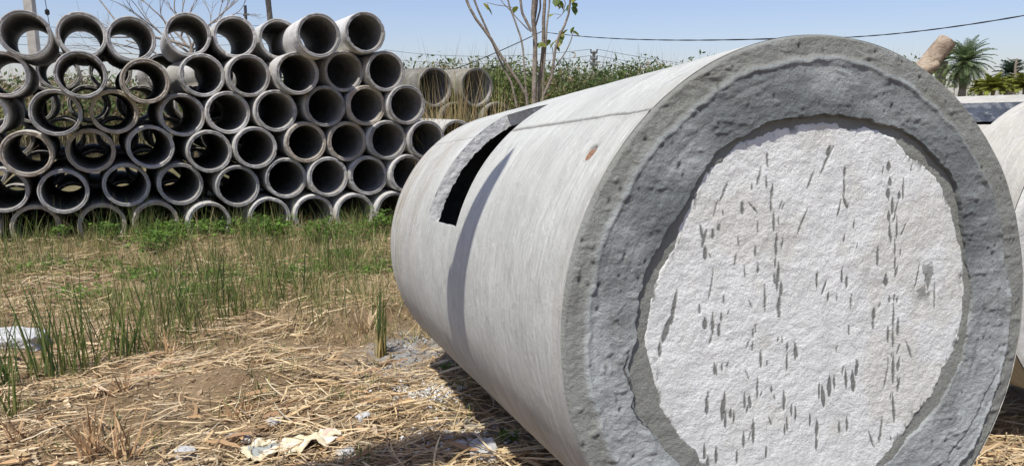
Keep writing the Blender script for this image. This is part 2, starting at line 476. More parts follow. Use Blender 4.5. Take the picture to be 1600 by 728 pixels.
def wall_strip(P0, P1, nd, amp, seed, jag=0.0):
    """a strip between outer polyline P0 and inner polyline P1, roughened"""
    n = len(P0); t = np.linspace(0, 1, nd + 1)
    V = P0[:, None] * (1 - t[None, :, None]) + P1[:, None] * t[None, :, None]
    nor = np.cross(P0[1] - P0[0], P1[0] - P0[0]); nor /= np.linalg.norm(nor)
    q = V.reshape(-1, 3) * 30
    k = (fbm(q[:, 0], q[:, 1], q[:, 2], 3, seed) * amp).reshape(n, nd + 1) * np.sin(np.pi * np.clip(t * .9 + .02, 0, 1))[None] ** .5
    V = V + nor * k[..., None]
    if jag:
        j = vn(np.arange(n) * .6, np.zeros(n), seed=seed + 3) * jag + vn(np.arange(n) * .17, np.zeros(n), seed=seed + 6) * jag
        dirv = (P1 - P0); dirv /= np.linalg.norm(dirv, axis=1)[:, None]
        V[:, -1] += dirv * np.maximum(j, -.03)[:, None]
    return V.reshape(-1, 3), gridF(n, nd + 1)

def cyl_pt(R, th, s, Rc): return np.stack([R * np.cos(np.radians(th)), s + 0 * th, R * np.sin(np.radians(th)) + Rc], -1)

def slot_parts(par, R, T, slot, seed, nm='slot_wall'):
    th0, th1, s0, s1 = slot
    th = np.linspace(th0, th1, 110)
    for (sa, sb, jag) in ((s1, s1 - .0, .005), (s0, s0, .0)):
        P0 = cyl_pt(R - .0005, th, sa * np.ones_like(th), R); P1 = cyl_pt(R - T, th, sb * np.ones_like(th), R)
        V, F = wall_strip(P0, P1, 12, .002, seed, jag * .7)
        ob(nm, mesh(nm, V, F, CUTFACE), par); seed += 11
    ss = np.linspace(s0, s1, 40)
    for tt in (th0, th1):
        P0 = cyl_pt(R - .0005, tt + 0 * ss, ss, R); P1 = cyl_pt(R - T, tt + 0 * ss, ss, R)
        V, F = wall_strip(P0, P1, 12, .005, seed, 0)
        ob(nm, mesh(nm, V, F, CUTFACE), par); seed += 11

def inner_tube(R, T, L, slot):
    th0, th1, s0, s1 = slot
    TH = lines(np.arange(0, 360, 4), [(th0, th0, 1), (th1, th1, 1)]); S = lines(np.linspace(0.02, L - .02, 30), [(s0, s0, 1), (s1, s1, 1)])
    A, B = np.meshgrid(TH, S, indexing='ij'); r = R - T
    V = np.stack([r * np.cos(np.radians(A)), B, r * np.sin(np.radians(A)) + R], -1)
    m = np.ones((len(TH), len(S) - 1), bool)
    m[np.ix_((TH >= th0) & (TH < th1), (S[:-1] >= s0) & (S[:-1] < s1))] = False
    return V.reshape(-1, 3), gridF(len(TH), len(S), True, m)

RM, LM, TM = .8545, 2.845, .062
CM = np.array([.94250, 2.16566, .85249])
uM, vM = frame(AX)
SLOT = (116.0, 163.4, 1.265, 1.865)
HOLE = (141.9, .187)
big = root('concrete_pipe', CM - RM * vM, 'huge white washed concrete pipe in the foreground with plastered end and side slot', 'concrete pipe', rot=rotm(AX))
V, F, uv, dirt, stain = shell(RM, TM, LM, SLOT, HOLE, seed=2)
ob('barrel', mesh('barrel', V, F, MAIN_BARREL, True, uv=uv, attrs={'dirt': dirt, 'stain': stain}), big)
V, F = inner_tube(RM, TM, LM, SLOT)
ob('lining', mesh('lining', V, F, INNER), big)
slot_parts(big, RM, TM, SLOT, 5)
# clay plug in the lifting hole
t = np.linspace(0, 2 * np.pi, 28, endpoint=False); Vp = []; 
for k, rr in enumerate((0, .008, .015, .021, .0265)):
    for q in t:
        a_ = R_(HOLE[0]) + rr * math.cos(q) / RM; s_ = HOLE[1] + rr * math.sin(q)
        r_ = RM - .007 - .006 * (rr > .018) * max(0, math.cos(q - 3.6)) + .002 * float(vn(rr * 150, q * 2, seed=77))
        Vp.append((r_ * math.cos(a_), s_, r_ * math.sin(a_) + RM))
ob('lifting_hole_plug', mesh('lifting_hole_plug', Vp, np.vstack([gridF(5, 28), [(i * 28 + 27, (i + 1) * 28 + 27, (i + 1) * 28, i * 28) for i in range(4)]]), TERRA), big)

# end face in polar coordinates; theta tables measured on the face
LIP = [(1, .709), (13, .699), (18, .704), (28, .73), (37, .766), (48, .759), (59, .754), (70, .738), (83, .719), (96, .721), (106, .73), (117, .734), (127, .741), (132, .726), (145, .708), (156, .727), (164, .74), (169, .743), (179, .747), (186, .776), (196, .782), (205, .755), (215, .735), (235, .70), (256, .665), (275, .65), (297, .663), (309, .647), (322, .667), (335, .696), (347, .71)]
PLB = [(5, .673), (21, .679), (34, .70), (44, .711), (57, .697), (69, .706), (83, .682), (96, .688), (107, .695), (118, .705), (131, .701), (145, .668), (154, .662), (168, .692), (179, .698), (188, .687), (197, .69), (210, .669), (220, .664), (250, .63), (275, .62), (297, .63), (317, .60), (335, .626), (349, .662)]
def tab(T_, th):
    a = np.array(T_); x = np.concatenate([a[:, 0] - 360, a[:, 0], a[:, 0] + 360]); y = np.tile(a[:, 1], 3)
    return np.interp(th % 360, x, y)
NT = 1080
def pn(f, seed): return vn(np.cos(tr) * f * 57.3, np.sin(tr) * f * 57.3, seed=seed)
def pf(f, seed): return fbm(np.cos(tr) * f * 57.3, np.sin(tr) * f * 57.3, oct=4, seed=seed, gain=.6)
TH = np.linspace(0, 360, NT, endpoint=False); tr = np.radians(TH)
lip = tab(LIP, TH) + .006 * pn(.16, 12) + .005 * pn(.45, 13) + .0025 * pn(1.1, 16)
plb = np.minimum(tab(PLB, TH) + .012 + .007 * pn(.23, 14) + .004 * pn(.6, 15) + .002 * pn(1.6, 17), lip - .006)
def ang(a0, a1, w_=12):  # 1 inside the arc a0..a1
    d = (TH - a0) % 360; L_ = (a1 - a0) % 360
    return sstep(-w_, 0, np.where(d > 180 + L_ / 2, d - 360, d)) * (1 - sstep(L_, L_ + w_, np.where(d > 180 + L_ / 2, d - 360, d)))
lh = .008 + .008 * ang(30, 150, 25) + .003 * ang(150, 215)       # how far the mortar collar stands proud of the recess
# ring radii: fixed number of rings between lip and rim
NR = 64
k = np.linspace(0, 1, NR)
Rr = lip[:, None] + (1.0 - lip[:, None]) * k[None]
Xf, Zf = Rr * np.cos(tr)[:, None] * RM, Rr * np.sin(tr)[:, None] * RM
ridge = .925 - .02 * ang(10, 70) + .010 * pn(.09, 18) + .006 * pn(.4, 19)
prof = sstep(1.0, .988, Rr) * .006 + sstep(ridge[:, None] + .012, ridge[:, None] - .012, Rr) * (.008 + .004 * pn(.06, 4))[:, None]
rough_ = fbm(Xf * 7, Zf * 12, oct=5, seed=50, gain=.6) * .0026 + np.maximum(0, fbm(Xf * 22, Zf * 40, oct=3, seed=57) - .35) * .005 + fbm(Xf * 50, Zf * 50, oct=3, seed=60) * .0009 + fbm(np.cos(tr)[:, None] * 3 + 0 * Rr, np.sin(tr)[:, None] * 3 + 0 * Rr, Rr * 60, oct=3, seed=66) * .0010
cres = np.abs(fbm(Xf * 4 + 3, Zf * 8, oct=3, seed=70)) * .0028
edge = sstep(0, .05, (Rr - lip[:, None])) 
H = prof + rough_ * sstep(1.0, .98, Rr) + cres * edge * sstep(1, .93, Rr) + lh[:, None] - .010 + np.exp(-((Rr - ridge[:, None] + .012) / .008) ** 2) * .004
H = H * (1 - sstep(.992, 1.0, Rr)) + 0 * Rr
crack = np.zeros_like(Rr)
# a hairline that follows the collar, left side and lower right
for a0, a1, off, wdt in ((186, 203, .006, .003), (302, 338, .19, .003)):
    cr = np.exp(-((Rr - (lip[:, None] + off + .008 * pn(.3, 33)[:, None])) / wdt) ** 2) * ang(a0, a1, 6)[:, None]
    crack = np.maximum(crack, cr)
# pock marks
for i in range(110):
    a_, rr = rng.uniform(0, 2 * np.pi), rng.uniform(.74, .99)
    cx, cz, sr = rr * math.cos(a_) * RM, rr * math.sin(a_) * RM, rng.uniform(.002, .0055)
    d2 = ((Xf - cx) ** 2 + ((Zf - cz) / rng.uniform(1, 2.2)) ** 2) / sr ** 2
    gq = np.exp(-np.minimum(d2, 30)); H -= gq * rng.uniform(.002, .005); crack = np.maximum(crack, gq * .6)
H -= crack * .004
damp = np.clip((ang(28, 150, 30)[:, None] * sstep(ridge[:, None] + .01, ridge[:, None] - .03, Rr) * .75 + .15 * sstep(.8, .72, Rr)) * (.75 + .6 * fbm(Xf * 4, Zf * 8, oct=4, seed=55)), 0, .9)
olive = np.clip(sstep(ridge[:, None] - .01, ridge[:, None] + .008, Rr) * .9 + .25 * vn(Xf * 7, Zf * 7, seed=41), 0, .95)
scrape = np.clip(sstep(.25, .8, fbm(Xf * 5, Zf * 11, oct=4, seed=44)) * .7 * (1 - olive), 0, .7)
scrape = np.maximum(scrape, .8 * ((ang(175, 350, 25))[:, None] * (1 - olive)) * sstep(-.1, .6, .25 + fbm(Xf * 6, Zf * 6, oct=3, seed=46)))
V = np.stack([Xf, -H, Zf + RM], -1)
# lip wall: two more rings inward dropping to the recess floor
drop = [(0.0, -.3), (-.004, -1.0)]
Vl = []
for dr, dd in drop:
    rr = lip + dr
    Vl.append(np.stack([rr * np.cos(tr) * RM, np.full(NT, .004) + 0 * rr if dd == -1 else -(H[:, 0] * .35), rr * np.sin(tr) * RM + RM], -1))
Vall = np.concatenate([np.stack([Vl[1], Vl[0]], 1), V], 1)     # NT x (NR+2) x 3
Vall[:, -1, 1] = .004; Vall[:, -1, 0] *= 1.0
pad = lambda A_: np.concatenate([A_[:, :1], A_[:, :1], A_], 1)
ob('mortar_collar', mesh('mortar_collar', Vall.reshape(-1, 3), gridF(NT, NR + 2, True), MORTAR, True, attrs={'olive': pad(olive), 'scrape': pad(scrape), 'crack': pad(crack), 'damp': pad(damp)}), big)
# recess floor band (bare mortar) from under the plaster to beyond the lip
kk = np.linspace(0, 1, 14)
Rb = (plb - .03)[:, None] + (lip + .01 - plb + .03)[:, None] * kk[None]
Xb, Zb = Rb * np.cos(tr)[:, None] * RM, Rb * np.sin(tr)[:, None] * RM
Hb = .0035 + .002 * fbm(Xb * 20, Zb * 20, oct=4, seed=80) - .0045 * sstep(.03, .0, Rb - (plb - .03)[:, None])
Vb = np.stack([Xb, -Hb + .0, Zb + RM], -1)
z0 = np.zeros_like(Rb)
ob('recess_band', mesh('recess_band', Vb.reshape(-1, 3), gridF(NT, 14, True), MORTAR, True, attrs={'olive': z0 + .95, 'scrape': z0, 'crack': z0}), big)
# plaster panel
def mk_marks():
    L_ = []   # (u, v, half width, half length, lean) in metres from the face centre, measured
    def P(px, py, w_=5, h_=14, ln=0.0):
        q = at(px, py, 1.0) - np.array([0, 0, EYE]); t_ = ((CM - np.array([0, 0, EYE])) @ AX) / (q @ AX)
        p = np.array([0, 0, EYE]) + q * t_ - CM
        L_.append((p @ uM, p @ vM, w_ * .00205, h_ * .00205, ln))
    for c_ in [(1185, 275, 3, 14, .3), (1196, 285, 3, 10), (1205, 300, 4, 12, .2), (1203, 320, 3, 12), (1207, 345, 3, 16), (1211, 385, 4, 14), (1198, 250, 3, 12), (1130, 300, 3, 14, .5), (1158, 325, 5, 10), (1175, 325, 3, 9, -1), (1117, 325, 2, 12, .3), (1095, 362, 4, 12, -.2), (1100, 372, 4, 14, .3), (1113, 366, 4, 8),
               (1101, 395, 6, 11), (1215, 425, 4, 16), (1219, 450, 5, 12), (1215, 480, 5, 16), (1178, 392, 3, 9), (1183, 419, 3, 8), (1210, 410, 3, 9), (1193, 465, 3, 22), (1110, 445, 2, 24, .2), (1052, 480, 5, 26, .2), (1040, 515, 8, 18, .35), (1100, 505, 7, 9), (1112, 505, 4, 18), (1122, 515, 5, 10), (1092, 482, 3, 8), (1125, 495, 3, 7),
               (1030, 545, 4, 12), (1115, 575, 3, 10), (1118, 578, 3, 9), (1220, 530, 2, 6), (1187, 560, 4, 14), (1242, 545, 4, 14, -.2), (1228, 565, 3, 14), (1182, 605, 3, 18), (1162, 625, 4, 12), (1170, 627, 5, 10), (1103, 632, 5, 14), (1130, 625, 4, 14), (1127, 640, 5, 16), (1132, 655, 4, 14), (1140, 645, 4, 8), (1145, 650, 3, 10), (1175, 672, 4, 20), (1223, 625, 4, 16), (1235, 640, 3, 10), (1160, 685, 3, 14), (1118, 710, 4, 14), (1100, 705, 4, 12), (1105, 722, 4, 10), (1150, 712, 3, 12), (1195, 705, 3, 10),
               (1209, 435, 3, 9), (1212, 372, 3, 8), (1318, 268, 4, 8), (1317, 290, 3, 16), (1318, 315, 4, 12, -.4), (1309, 325, 3, 14, .3), (1387, 260, 7, 8), (1389, 284, 6, 7), (1386, 302, 7, 8), (1403, 305, 5, 7), (1409, 295, 3, 18), (1393, 322, 5, 14), (1387, 338, 5, 9), (1398, 330, 3, 18, .3), (1388, 360, 4, 14), (1390, 372, 3, 8), (1399, 355, 3, 20), (1410, 358, 3, 10, .5), (1396, 385, 3, 14), (1396, 410, 3, 12), (1398, 424, 4, 10, .3), (1382, 437, 7, 11), (1252, 345, 3, 20, .5), (1265, 280, 3, 14, .5), (1290, 250, 4, 22, .6), (1293, 235, 6, 8, .4), (1368, 400, 4, 16),
               (1313, 432, 4, 10), (1321, 440, 4, 10), (1274, 437, 3, 14), (1286, 448, 3, 12, .4), (1292, 463, 3, 8), (1213, 440, 4, 14), (1217, 470, 3, 12), (1395, 465, 3, 7), (1388, 467, 3, 6), (1400, 468, 3, 6), (1364, 489, 5, 12), (1363, 505, 3, 10), (1394, 495, 3, 24), (1401, 510, 4, 16), (1386, 522, 4, 14), (1394, 528, 4, 16), (1418, 545, 3, 16, -.4), (1431, 430, 3, 20, .3), (1458, 460, 2, 24), (1328, 470, 2, 14), (1325, 515, 3, 8), (1241, 548, 4, 14), (1228, 540, 3, 8), (1402, 545, 3, 8, .4), (1394, 575, 5, 26), (1402, 568, 5, 12, .2), (1383, 585, 2, 22, .2), (1295, 605, 4, 14), (1336, 574, 5, 14), (1294, 602, 7, 17), (1302, 596, 3, 12), (1284, 618, 6, 18, -.1), (1278, 610, 3, 14), (1320, 592, 4, 16, -.1), (1331, 595, 7, 18, -.1), (1224, 624, 3, 9), (1402, 600, 4, 12, .2), (1394, 636, 4, 26, -.1), (1275, 668, 5, 14), (1310, 667, 4, 10), (1322, 662, 4, 12), (1274, 690, 4, 14), (1264, 655, 3, 12), (1241, 645, 3, 12), (1375, 670, 3, 22, .1), (1360, 685, 3, 16, -.4), (1400, 690, 3, 16), (1228, 660, 3, 12), (1224, 670, 3, 9)]:
        P(*c_)
    for i in range(60):
        px = rng.choice([1205, 1318, 1395, 1130, 1175]) + rng.normal(0, 14); P(px, rng.uniform(260, 700), 2, rng.uniform(4, 10), rng.normal(0, .2))
    return L_
MARKS = mk_marks()
NRp = 150
kp = np.linspace(.02, 1, NRp) ** .8
Rp = plb[:, None] * kp[None]
Xp, Zp = Rp * np.cos(tr)[:, None] * RM, Rp * np.sin(tr)[:, None] * RM
mark = np.zeros_like(Xp)
jx = .0012 * vn(Xp * 160, Zp * 60, seed=91)
for (mu, mv, mw, mh, ln) in MARKS:
    sel = (np.abs(Xp - mu) < mw + mh * abs(ln) + .012) & (np.abs(Zp - mv) < mh + .006)
    if not sel.any(): continue
    dz = (Zp[sel] - mv); dx = Xp[sel] + jx[sel] - mu - dz * ln
    q = (1 - (dz / mh) ** 2)
    wq = mw * .60 * np.clip(q, 0, 1) ** .8 * (1 - .35 * dz / mh)
    mark[sel] = np.maximum(mark[sel], sstep(.0016, -.0010, np.abs(dx) - wq) * (q > 0))
# torn, patchy plaster near the rim, upper right and left
eg = sstep(.045, .0, plb[:, None] - Rp)
patch = sstep(.30, .50, fbm(Xp * 30, Zp * 16, oct=4, seed=93, gain=.65) + (.75 * eg - .1) * (ang(15, 62, 10) + ang(300, 350, 8) * .8 - .2)[:, None] - .12)
mark = np.clip(np.maximum(mark, patch * eg), 0, 1)
near_r = sstep(.10, .02, np.hypot(Xp - .42, Zp - .085)) * sstep(.1, .45, fbm(Xp * 45, Zp * 25, oct=3, seed=95))
mark = np.clip(np.maximum(mark, near_r * .9), 0, 1)
lump = .0020 * fbm(Xp * 5, Zp * 6, oct=3, seed=101) + .0013 * np.abs(fbm(Xp * 14, Zp * 18, oct=4, seed=110)) + .0007 * fbm(Xp * 60, Zp * 60, oct=3, seed=120) + .0006 * fbm(Xp * 30, Zp * 34, oct=2, seed=124)
arcs = 0
for cx, cz, r0 in ((-.10, .33, .16), (.12, .30, .12), (-.05, .12, .2), (.1, .0, .16)):
    d = np.hypot(Xp - cx, Zp - cz); arcs = arcs + .0012 * np.exp(-((d - r0 - .01 * vn(Xp * 20, Zp * 20, seed=131)) / .012) ** 2) * sstep(0, .5, vn(Xp * 6, Zp * 6, seed=133) + .2)
Hp = .0050 + lump + arcs - .0022 * mark - .006 * sstep(.985, 1.0, kp)[None]
dirtp = np.clip(.35 * sstep(.15, .6, fbm(Xp * 3.5, Zp * 3.5, oct=4, seed=140)), 0, 1)
for cx, cz in ((-.2, -.05), (-.23, .12), (-.13, -.3), (.05, -.35)): dirtp = np.maximum(dirtp, .35 * np.exp(-((Xp - cx) ** 2 + (Zp - cz) ** 2) / .02 ** 2))
Vp = np.stack([Xp, -Hp, Zp + RM], -1)
ob('plaster_panel', mesh('plaster_panel', np.vstack([Vp.reshape(-1, 3), [[0, -.008, RM]]]), [gridF(NT, NRp, True), np.stack([np.arange(NT) * NRp, np.full(NT, NT * NRp), (np.arange(NT) + 1) % NT * NRp], -1)], PLASTER, True,
   attrs={'dirt': np.append(dirtp, 0), 'mark': np.append(mark, 0)}), big)
# closing ring and plate at the far end
def disc(R, s, T, r_in=0):
    t_ = np.radians(np.arange(0, 360, 3)); rr = np.array([max(r_in, .001), (r_in + R) / 2, R])
    A, B = np.meshgrid(t_, rr, indexing='ij')
    return np.stack([B * np.cos(A), s + 0 * A, B * np.sin(A) + R + T * 0], -1).reshape(-1, 3), gridF(len(t_), 3, True)
V, F = disc(RM - .002, LM - .003, 0)
ob('end_plate', mesh('end_plate', V, F, MORTAR, attrs={'olive': np.zeros(len(V)), 'scrape': np.zeros(len(V)), 'crack': np.zeros(len(V))}), big)

# ------------------------------------------------------------ second big pipe, on the right
AB = np.array([-.3185, .9475, -.022]); AB /= np.linalg.norm(AB)
uB, vB = frame(AB); RB = .80
CB = np.array([3.05, 3.60, .765])
bp = root('concrete_pipe', CB - RB * vB, 'cream concrete pipe with dark slot, cut off by the right edge of the picture', 'concrete pipe', rot=rotm(AB))
SB = (109.0, 127.0, .38, .98)
V, F, uv, dirt, stain = shell(RB, .11, 3.0, SB, None, seam=False, dth=2, ds=.04, seed=22)
ob('barrel', mesh('barrel', V, F, SIDE_BARREL, True, uv=uv, attrs={'dirt': dirt, 'stain': stain * .3}), bp)
V, F = inner_tube(RB, .11, 3.0, SB); ob('lining', mesh('lining', V, F, INNER), bp)
slot_parts(bp, RB, .11, SB, 61)
t_ = np.linspace(0, 2 * np.pi, 240, endpoint=False); rr = np.linspace(.01, 1, 60)
A, B = np.meshgrid(t_, rr, indexing='ij'); X, Z = B * np.cos(A) * RB * .99, B * np.sin(A) * RB * .99
h = .012 * sstep(1, .97, B) + .006 * fbm(X * 5, Z * 5, oct=4, seed=200) * sstep(1, .97, B)
V = np.stack([X, -h + .002, Z + RB], -1).reshape(-1, 3)
ob('plaster_panel', mesh('plaster_panel', V, gridF(240, 60, True), PLASTER, attrs={'dirt': np.full(len(V), .25), 'mark': np.zeros(len(V))}), bp)
V, F = disc(RB - .002, 2.997, 0)
ob('end_plate', mesh('end_plate', V, F, CUTFACE), bp)

# ------------------------------------------------------------ pipe stacks
def lathe_pipe(R, wall, L, seed, seg=96, rim=None, bar=None):
    """returns barrel mesh and rim mesh (local +y runs into the pile, centre on the axis)"""
    th = np.linspace(0, 2 * np.pi, seg, endpoint=False)
    ri = R - wall
    def spin(prof, chip):
        P = np.array(prof); A, K = np.meshgrid(th, np.arange(len(P)), indexing='ij')
        r = P[K, 0]; y = P[K, 1]
        amp = chip[K] if chip is not None else 0
        nn = fbm(np.cos(A) * 3.1, np.sin(A) * 3.1, K * .35, oct=3, seed=seed)
        spk = np.maximum(0, vn(np.cos(A) * 9, np.sin(A) * 9, K * .2, seed=seed + 5) - .35) * 1.3
        r = r + amp * nn * .6 - amp * spk * 3.0 * (r > (R + ri) / 2) + amp * spk * 2 * (r < (R + ri) / 2); y = y + amp * np.abs(nn) * .8 + amp * spk * 3
        return np.stack([r * np.cos(A), y, r * np.sin(A)], -1).reshape(-1, 3), gridF(seg, len(P), True)[:, ::-1]
    ch = R / .3
    prof_b = [(R, .028), (R, .1), (R, L * .35), (R, L * .7), (R, L - .05), (R - .006, L - .01), (R - .012, L), (ri + .012, L), (ri, L - .01), (ri, L * .7), (ri, L * .4), (ri, .1), (ri, .028)]
    Vb, Fb = spin(prof_b, np.array([.003] + [.0015] * 3 + [.003] * 4 + [.0015] * 5))
    nb = len(prof_b) - 1
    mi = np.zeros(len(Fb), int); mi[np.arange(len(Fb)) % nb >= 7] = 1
    mid = (R + ri) / 2
    prof_r = [(R, .03), (R, .012), (R - .003, .004), (R - .010, 0), (mid + .006, -.001), (mid + .003, .005), (mid - .001, .007), (mid - .005, .003), (ri + .008, .002), (ri + .002, .006), (ri, .014), (ri, .03)]
    Vr, Fr = spin(prof_r, np.array([.001, .005, .006, .005, .003, .003, .003, .003, .005, .006, .004, .001]))
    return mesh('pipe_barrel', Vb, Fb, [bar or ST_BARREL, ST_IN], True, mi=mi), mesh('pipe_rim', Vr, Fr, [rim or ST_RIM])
VAR = [lathe_pipe(.3, .050, 2.52, 300 + i * 13) for i in range(5)]
VAR.append((*lathe_pipe(.32, .055, 2.3, 411), .32))
def place_pipe(c, az, el, variant, label, group, roll=0.0):
    a = np.array([math.sin(az) * math.cos(el), math.cos(az) * math.cos(el), math.sin(el)])
    u, v = frame(a)
    Mx = Matrix(((u[0], a[0], v[0]), (u[1], a[1], v[1]), (u[2], a[2], v[2]))) @ Matrix.Rotation(roll, 3, 'Y')
    R = VAR[variant][2] if len(VAR[variant]) > 2 else .3
    base = np.array(c) - np.array([0, 0, R])
    o = root('stacked_pipe', base, label, 'concrete pipe', group)
    off = Vector((0, 0, R))
    for nm, me in (('barrel', VAR[variant][0]), ('rim', VAR[variant][1])):
        ch = ob(nm, me, o); ch.location = off; ch.rotation_euler = Mx.to_euler()
    return o

VAR.append(lathe_pipe(.3, .055, 2.52, 777, rim=ST_RIMB))
MS = .336; ts = np.array([1, MS, 0]) / math.hypot(1, MS); ns = np.array([-ts[1], ts[0], 0]); OS = np.array([0, 11.903, 0])
def sp(s, z, d=0): return OS + ts * s + ns * d + np.array([0, 0, z])
ROWS = {
 1: [(-6.613, 2.382), (-6.0, 2.400), (-5.404, 2.360), (-4.71, 2.450), (-4.10, 2.450), (-3.49, 2.455), (-2.953, 2.480), (-2.295, 2.530)],
 2: [(-6.953, 1.884), (-6.056, 1.886), (-5.254, 1.802), (-4.558, 1.899), (-3.944, 1.899), (-3.284, 1.931), (-2.608, 1.975), (-2.000, 1.986)],
 3: [(-7.25, 1.37), (-6.395, 1.386), (-5.701, 1.397), (-4.854, 1.349), (-4.251, 1.379), (-3.6, 1.402), (-2.9, 1.466), (-2.296, 1.478), (-1.692, 1.489)],
 4: [(-7.55, .87), (-6.714, .864), (-6.023, .876), (-5.279, .914), (-4.526, .837), (-3.908, .88), (-3.203, .944), (-2.596, .944), (-1.993, .956), (-1.389, .954), (-.78, .95)],
 5: [(-7.80, .36), (-7.09, .382), (-6.366, .347), (-5.63, .391), (-4.948, .377), (-4.181, .331), (-3.506, .421), (-2.899, .422), (-2.295, .42), (-1.691, .432), (-1.085, .43), (-.48, .43)],
 6: [(-8.10, -.12), (-7.473, -.125), (-6.784, -.139), (-5.976, -.148), (-5.3, -.146), (-4.598, -.182), (-3.77, -.148), (-3.135, -.141), (-2.531, -.14), (-1.927, -.137), (-1.32, -.14), (-.71, -.14), (-.10, -.14)]}
ORD = ['first', 'second', 'third', 'fourth', 'fifth', 'sixth', 'seventh', 'eighth', 'ninth', 'tenth', 'eleventh', 'twelfth', 'thirteenth']
RN = {1: 'top row', 2: 'second row from the top', 3: 'third row from the top', 4: 'fourth row from the top', 5: 'fifth row from the top', 6: 'lowest row in the weeds'}
AZ0 = R_(-29.5)
prot = {(1, 6): (-.6, .07), (2, 1): (-.55, .0), (3, 1): (-.35, 0), (2, 2): (-.2, 0), (1, 0): (-.15, 0), (4, 1): (-.25, 0), (5, 2): (-.15, 0), (6, 2): (.05, 0), (1, 7): (-.1, .05), (2, 5): (-.2, .04), (1, 3): (.1, .05), (4, 10): (.5, 0), (1, 4): (.25, .03), (1, 5): (.5, .04)}
for r_, L_ in ROWS.items():
    tone = {1: 'pale', 2: 'grey', 3: 'grey', 4: 'weathered', 5: 'grey', 6: 'brownish'}[r_]
    n0 = 0
    for i, (s, z) in enumerate(L_):
        d, daz = prot.get((r_, i), (random.uniform(-.06, .06), random.uniform(-.015, .015)))
        p_ = sp(s, z)
        if d < -.3:      # pulled forward out of the pile
            e_ = np.array([0, 0, EYE]); lam = ((OS + ns * d - e_) @ ns) / ((p_ - e_) @ ns); p_ = e_ + (p_ - e_) * lam
        else: p_ = sp(s, z, d)
        brown = (r_, i) in ((3, 2), (4, 2), (4, 6), (4, 7), (3, 7), (6, 1), (6, 2), (6, 3), (6, 4), (4, 1), (2, 2))
        if brown: tone = 'brown rimmed'
        elif tone == 'brown rimmed': tone = 'grey'
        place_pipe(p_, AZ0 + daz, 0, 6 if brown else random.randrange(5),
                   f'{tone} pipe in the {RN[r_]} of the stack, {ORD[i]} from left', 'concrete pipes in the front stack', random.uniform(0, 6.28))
# rear stack, seen through and above the front pipes
for r_ in range(5):
    for cnt in range(9 - r_):
        s = -6.93 - .4 * (4 - r_) + cnt * .8 + random.uniform(-.03, .03)
        z = -.12 + r_ * .54
        place_pipe(sp(s, z, 2.72 + random.uniform(-.02, .12)), AZ0 + random.uniform(-.012, .012), 0, 5,
                   f'rear stack pipe seen through the front ones, {ORD[r_]} tier up, {ORD[cnt]} from left', 'concrete pipes in the rear stack', random.uniform(0, 6.28))
# wider pipes right of the stack, half hidden by reeds
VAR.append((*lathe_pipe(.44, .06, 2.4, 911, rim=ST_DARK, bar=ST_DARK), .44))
gb = 0.0
base_ = at(746, 137, 17.0)
for r_, cnts in ((0, (0, 1)), (1, (-.5, .5, 1.5)), (2, (-1, 0, 1, 2))):
    for i, kx in enumerate(cnts):
        c = base_ + np.array([-.93 + kx * .93, (kx - 1) * .3, -r_ * .765])
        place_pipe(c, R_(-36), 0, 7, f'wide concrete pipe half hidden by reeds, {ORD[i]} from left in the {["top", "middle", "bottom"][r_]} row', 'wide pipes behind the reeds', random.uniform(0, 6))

# ------------------------------------------------------------ unseen trunk left of the picture, added to throw a shadow across the pipe
def trunk(mb, pts, r0, r1, seg=10, jit=.12, n=14, seed=0, col=None):
    pts = np.array(pts, float); t0 = np.linspace(0, 1, len(pts)); t1 = np.linspace(0, 1, n)
    P = np.stack([np.interp(t1, t0, pts[:, k]) for k in range(3)], -1)
    ww = np.linalg.norm(pts[-1] - pts[0])
    P[1:-1] += .012 * ww * np.stack([vn(t1 * 4, t1 * 0, seed=seed + k) for k in range(3)], -1)[1:-1]
    mb.tube(P, r0 + (r1 - r0) * t1, seg, col, True, jit, seed)
    return P
tip = np.array([0.00, 2.93, 1.34])
T1 = tip + SUN * 2.9
gb_ = np.array([-2.9, 1.65, float(ground_z(-2.9, 1.65)) - .1])
lt = root('shadow_trunk', (gb_[0], gb_[1], gb_[2] + .1), 'unseen leaning trunk added left of the frame to cast a shadow over the white pipe', 'tree')
mb = MB(); tk = np.linspace(0, 1, 40); P = gb_ + (T1 - gb_) * tk[:, None] + .03 * np.stack([vn(tk * 4, tk * 0, seed=k) * np.sin(tk * 3.14) for k in (1, 2, 3)], -1)
mb.tube(P, np.interp(tk, [0, .7, .8, .9, .97, 1], [.12, .17, .14, .11, .07, .01]), 14, None, True, .1, 3)
ob('trunk', mb.build('trunk', BARK, base=lt.location), lt)
mid_ = gb_ * .38 + T1 * .62
mb = MB(); T2 = T1 + np.array([-.22, .22, -.75]); trunk(mb, [mid_ * 1.0, mid_ * .55 + T2 * .45 + [-.05, .14, .0], T2], .07, .05, 8, .15, 12, 9)
ob('shadow_limb', mb.build('shadow_limb', BARK, base=lt.location), lt)

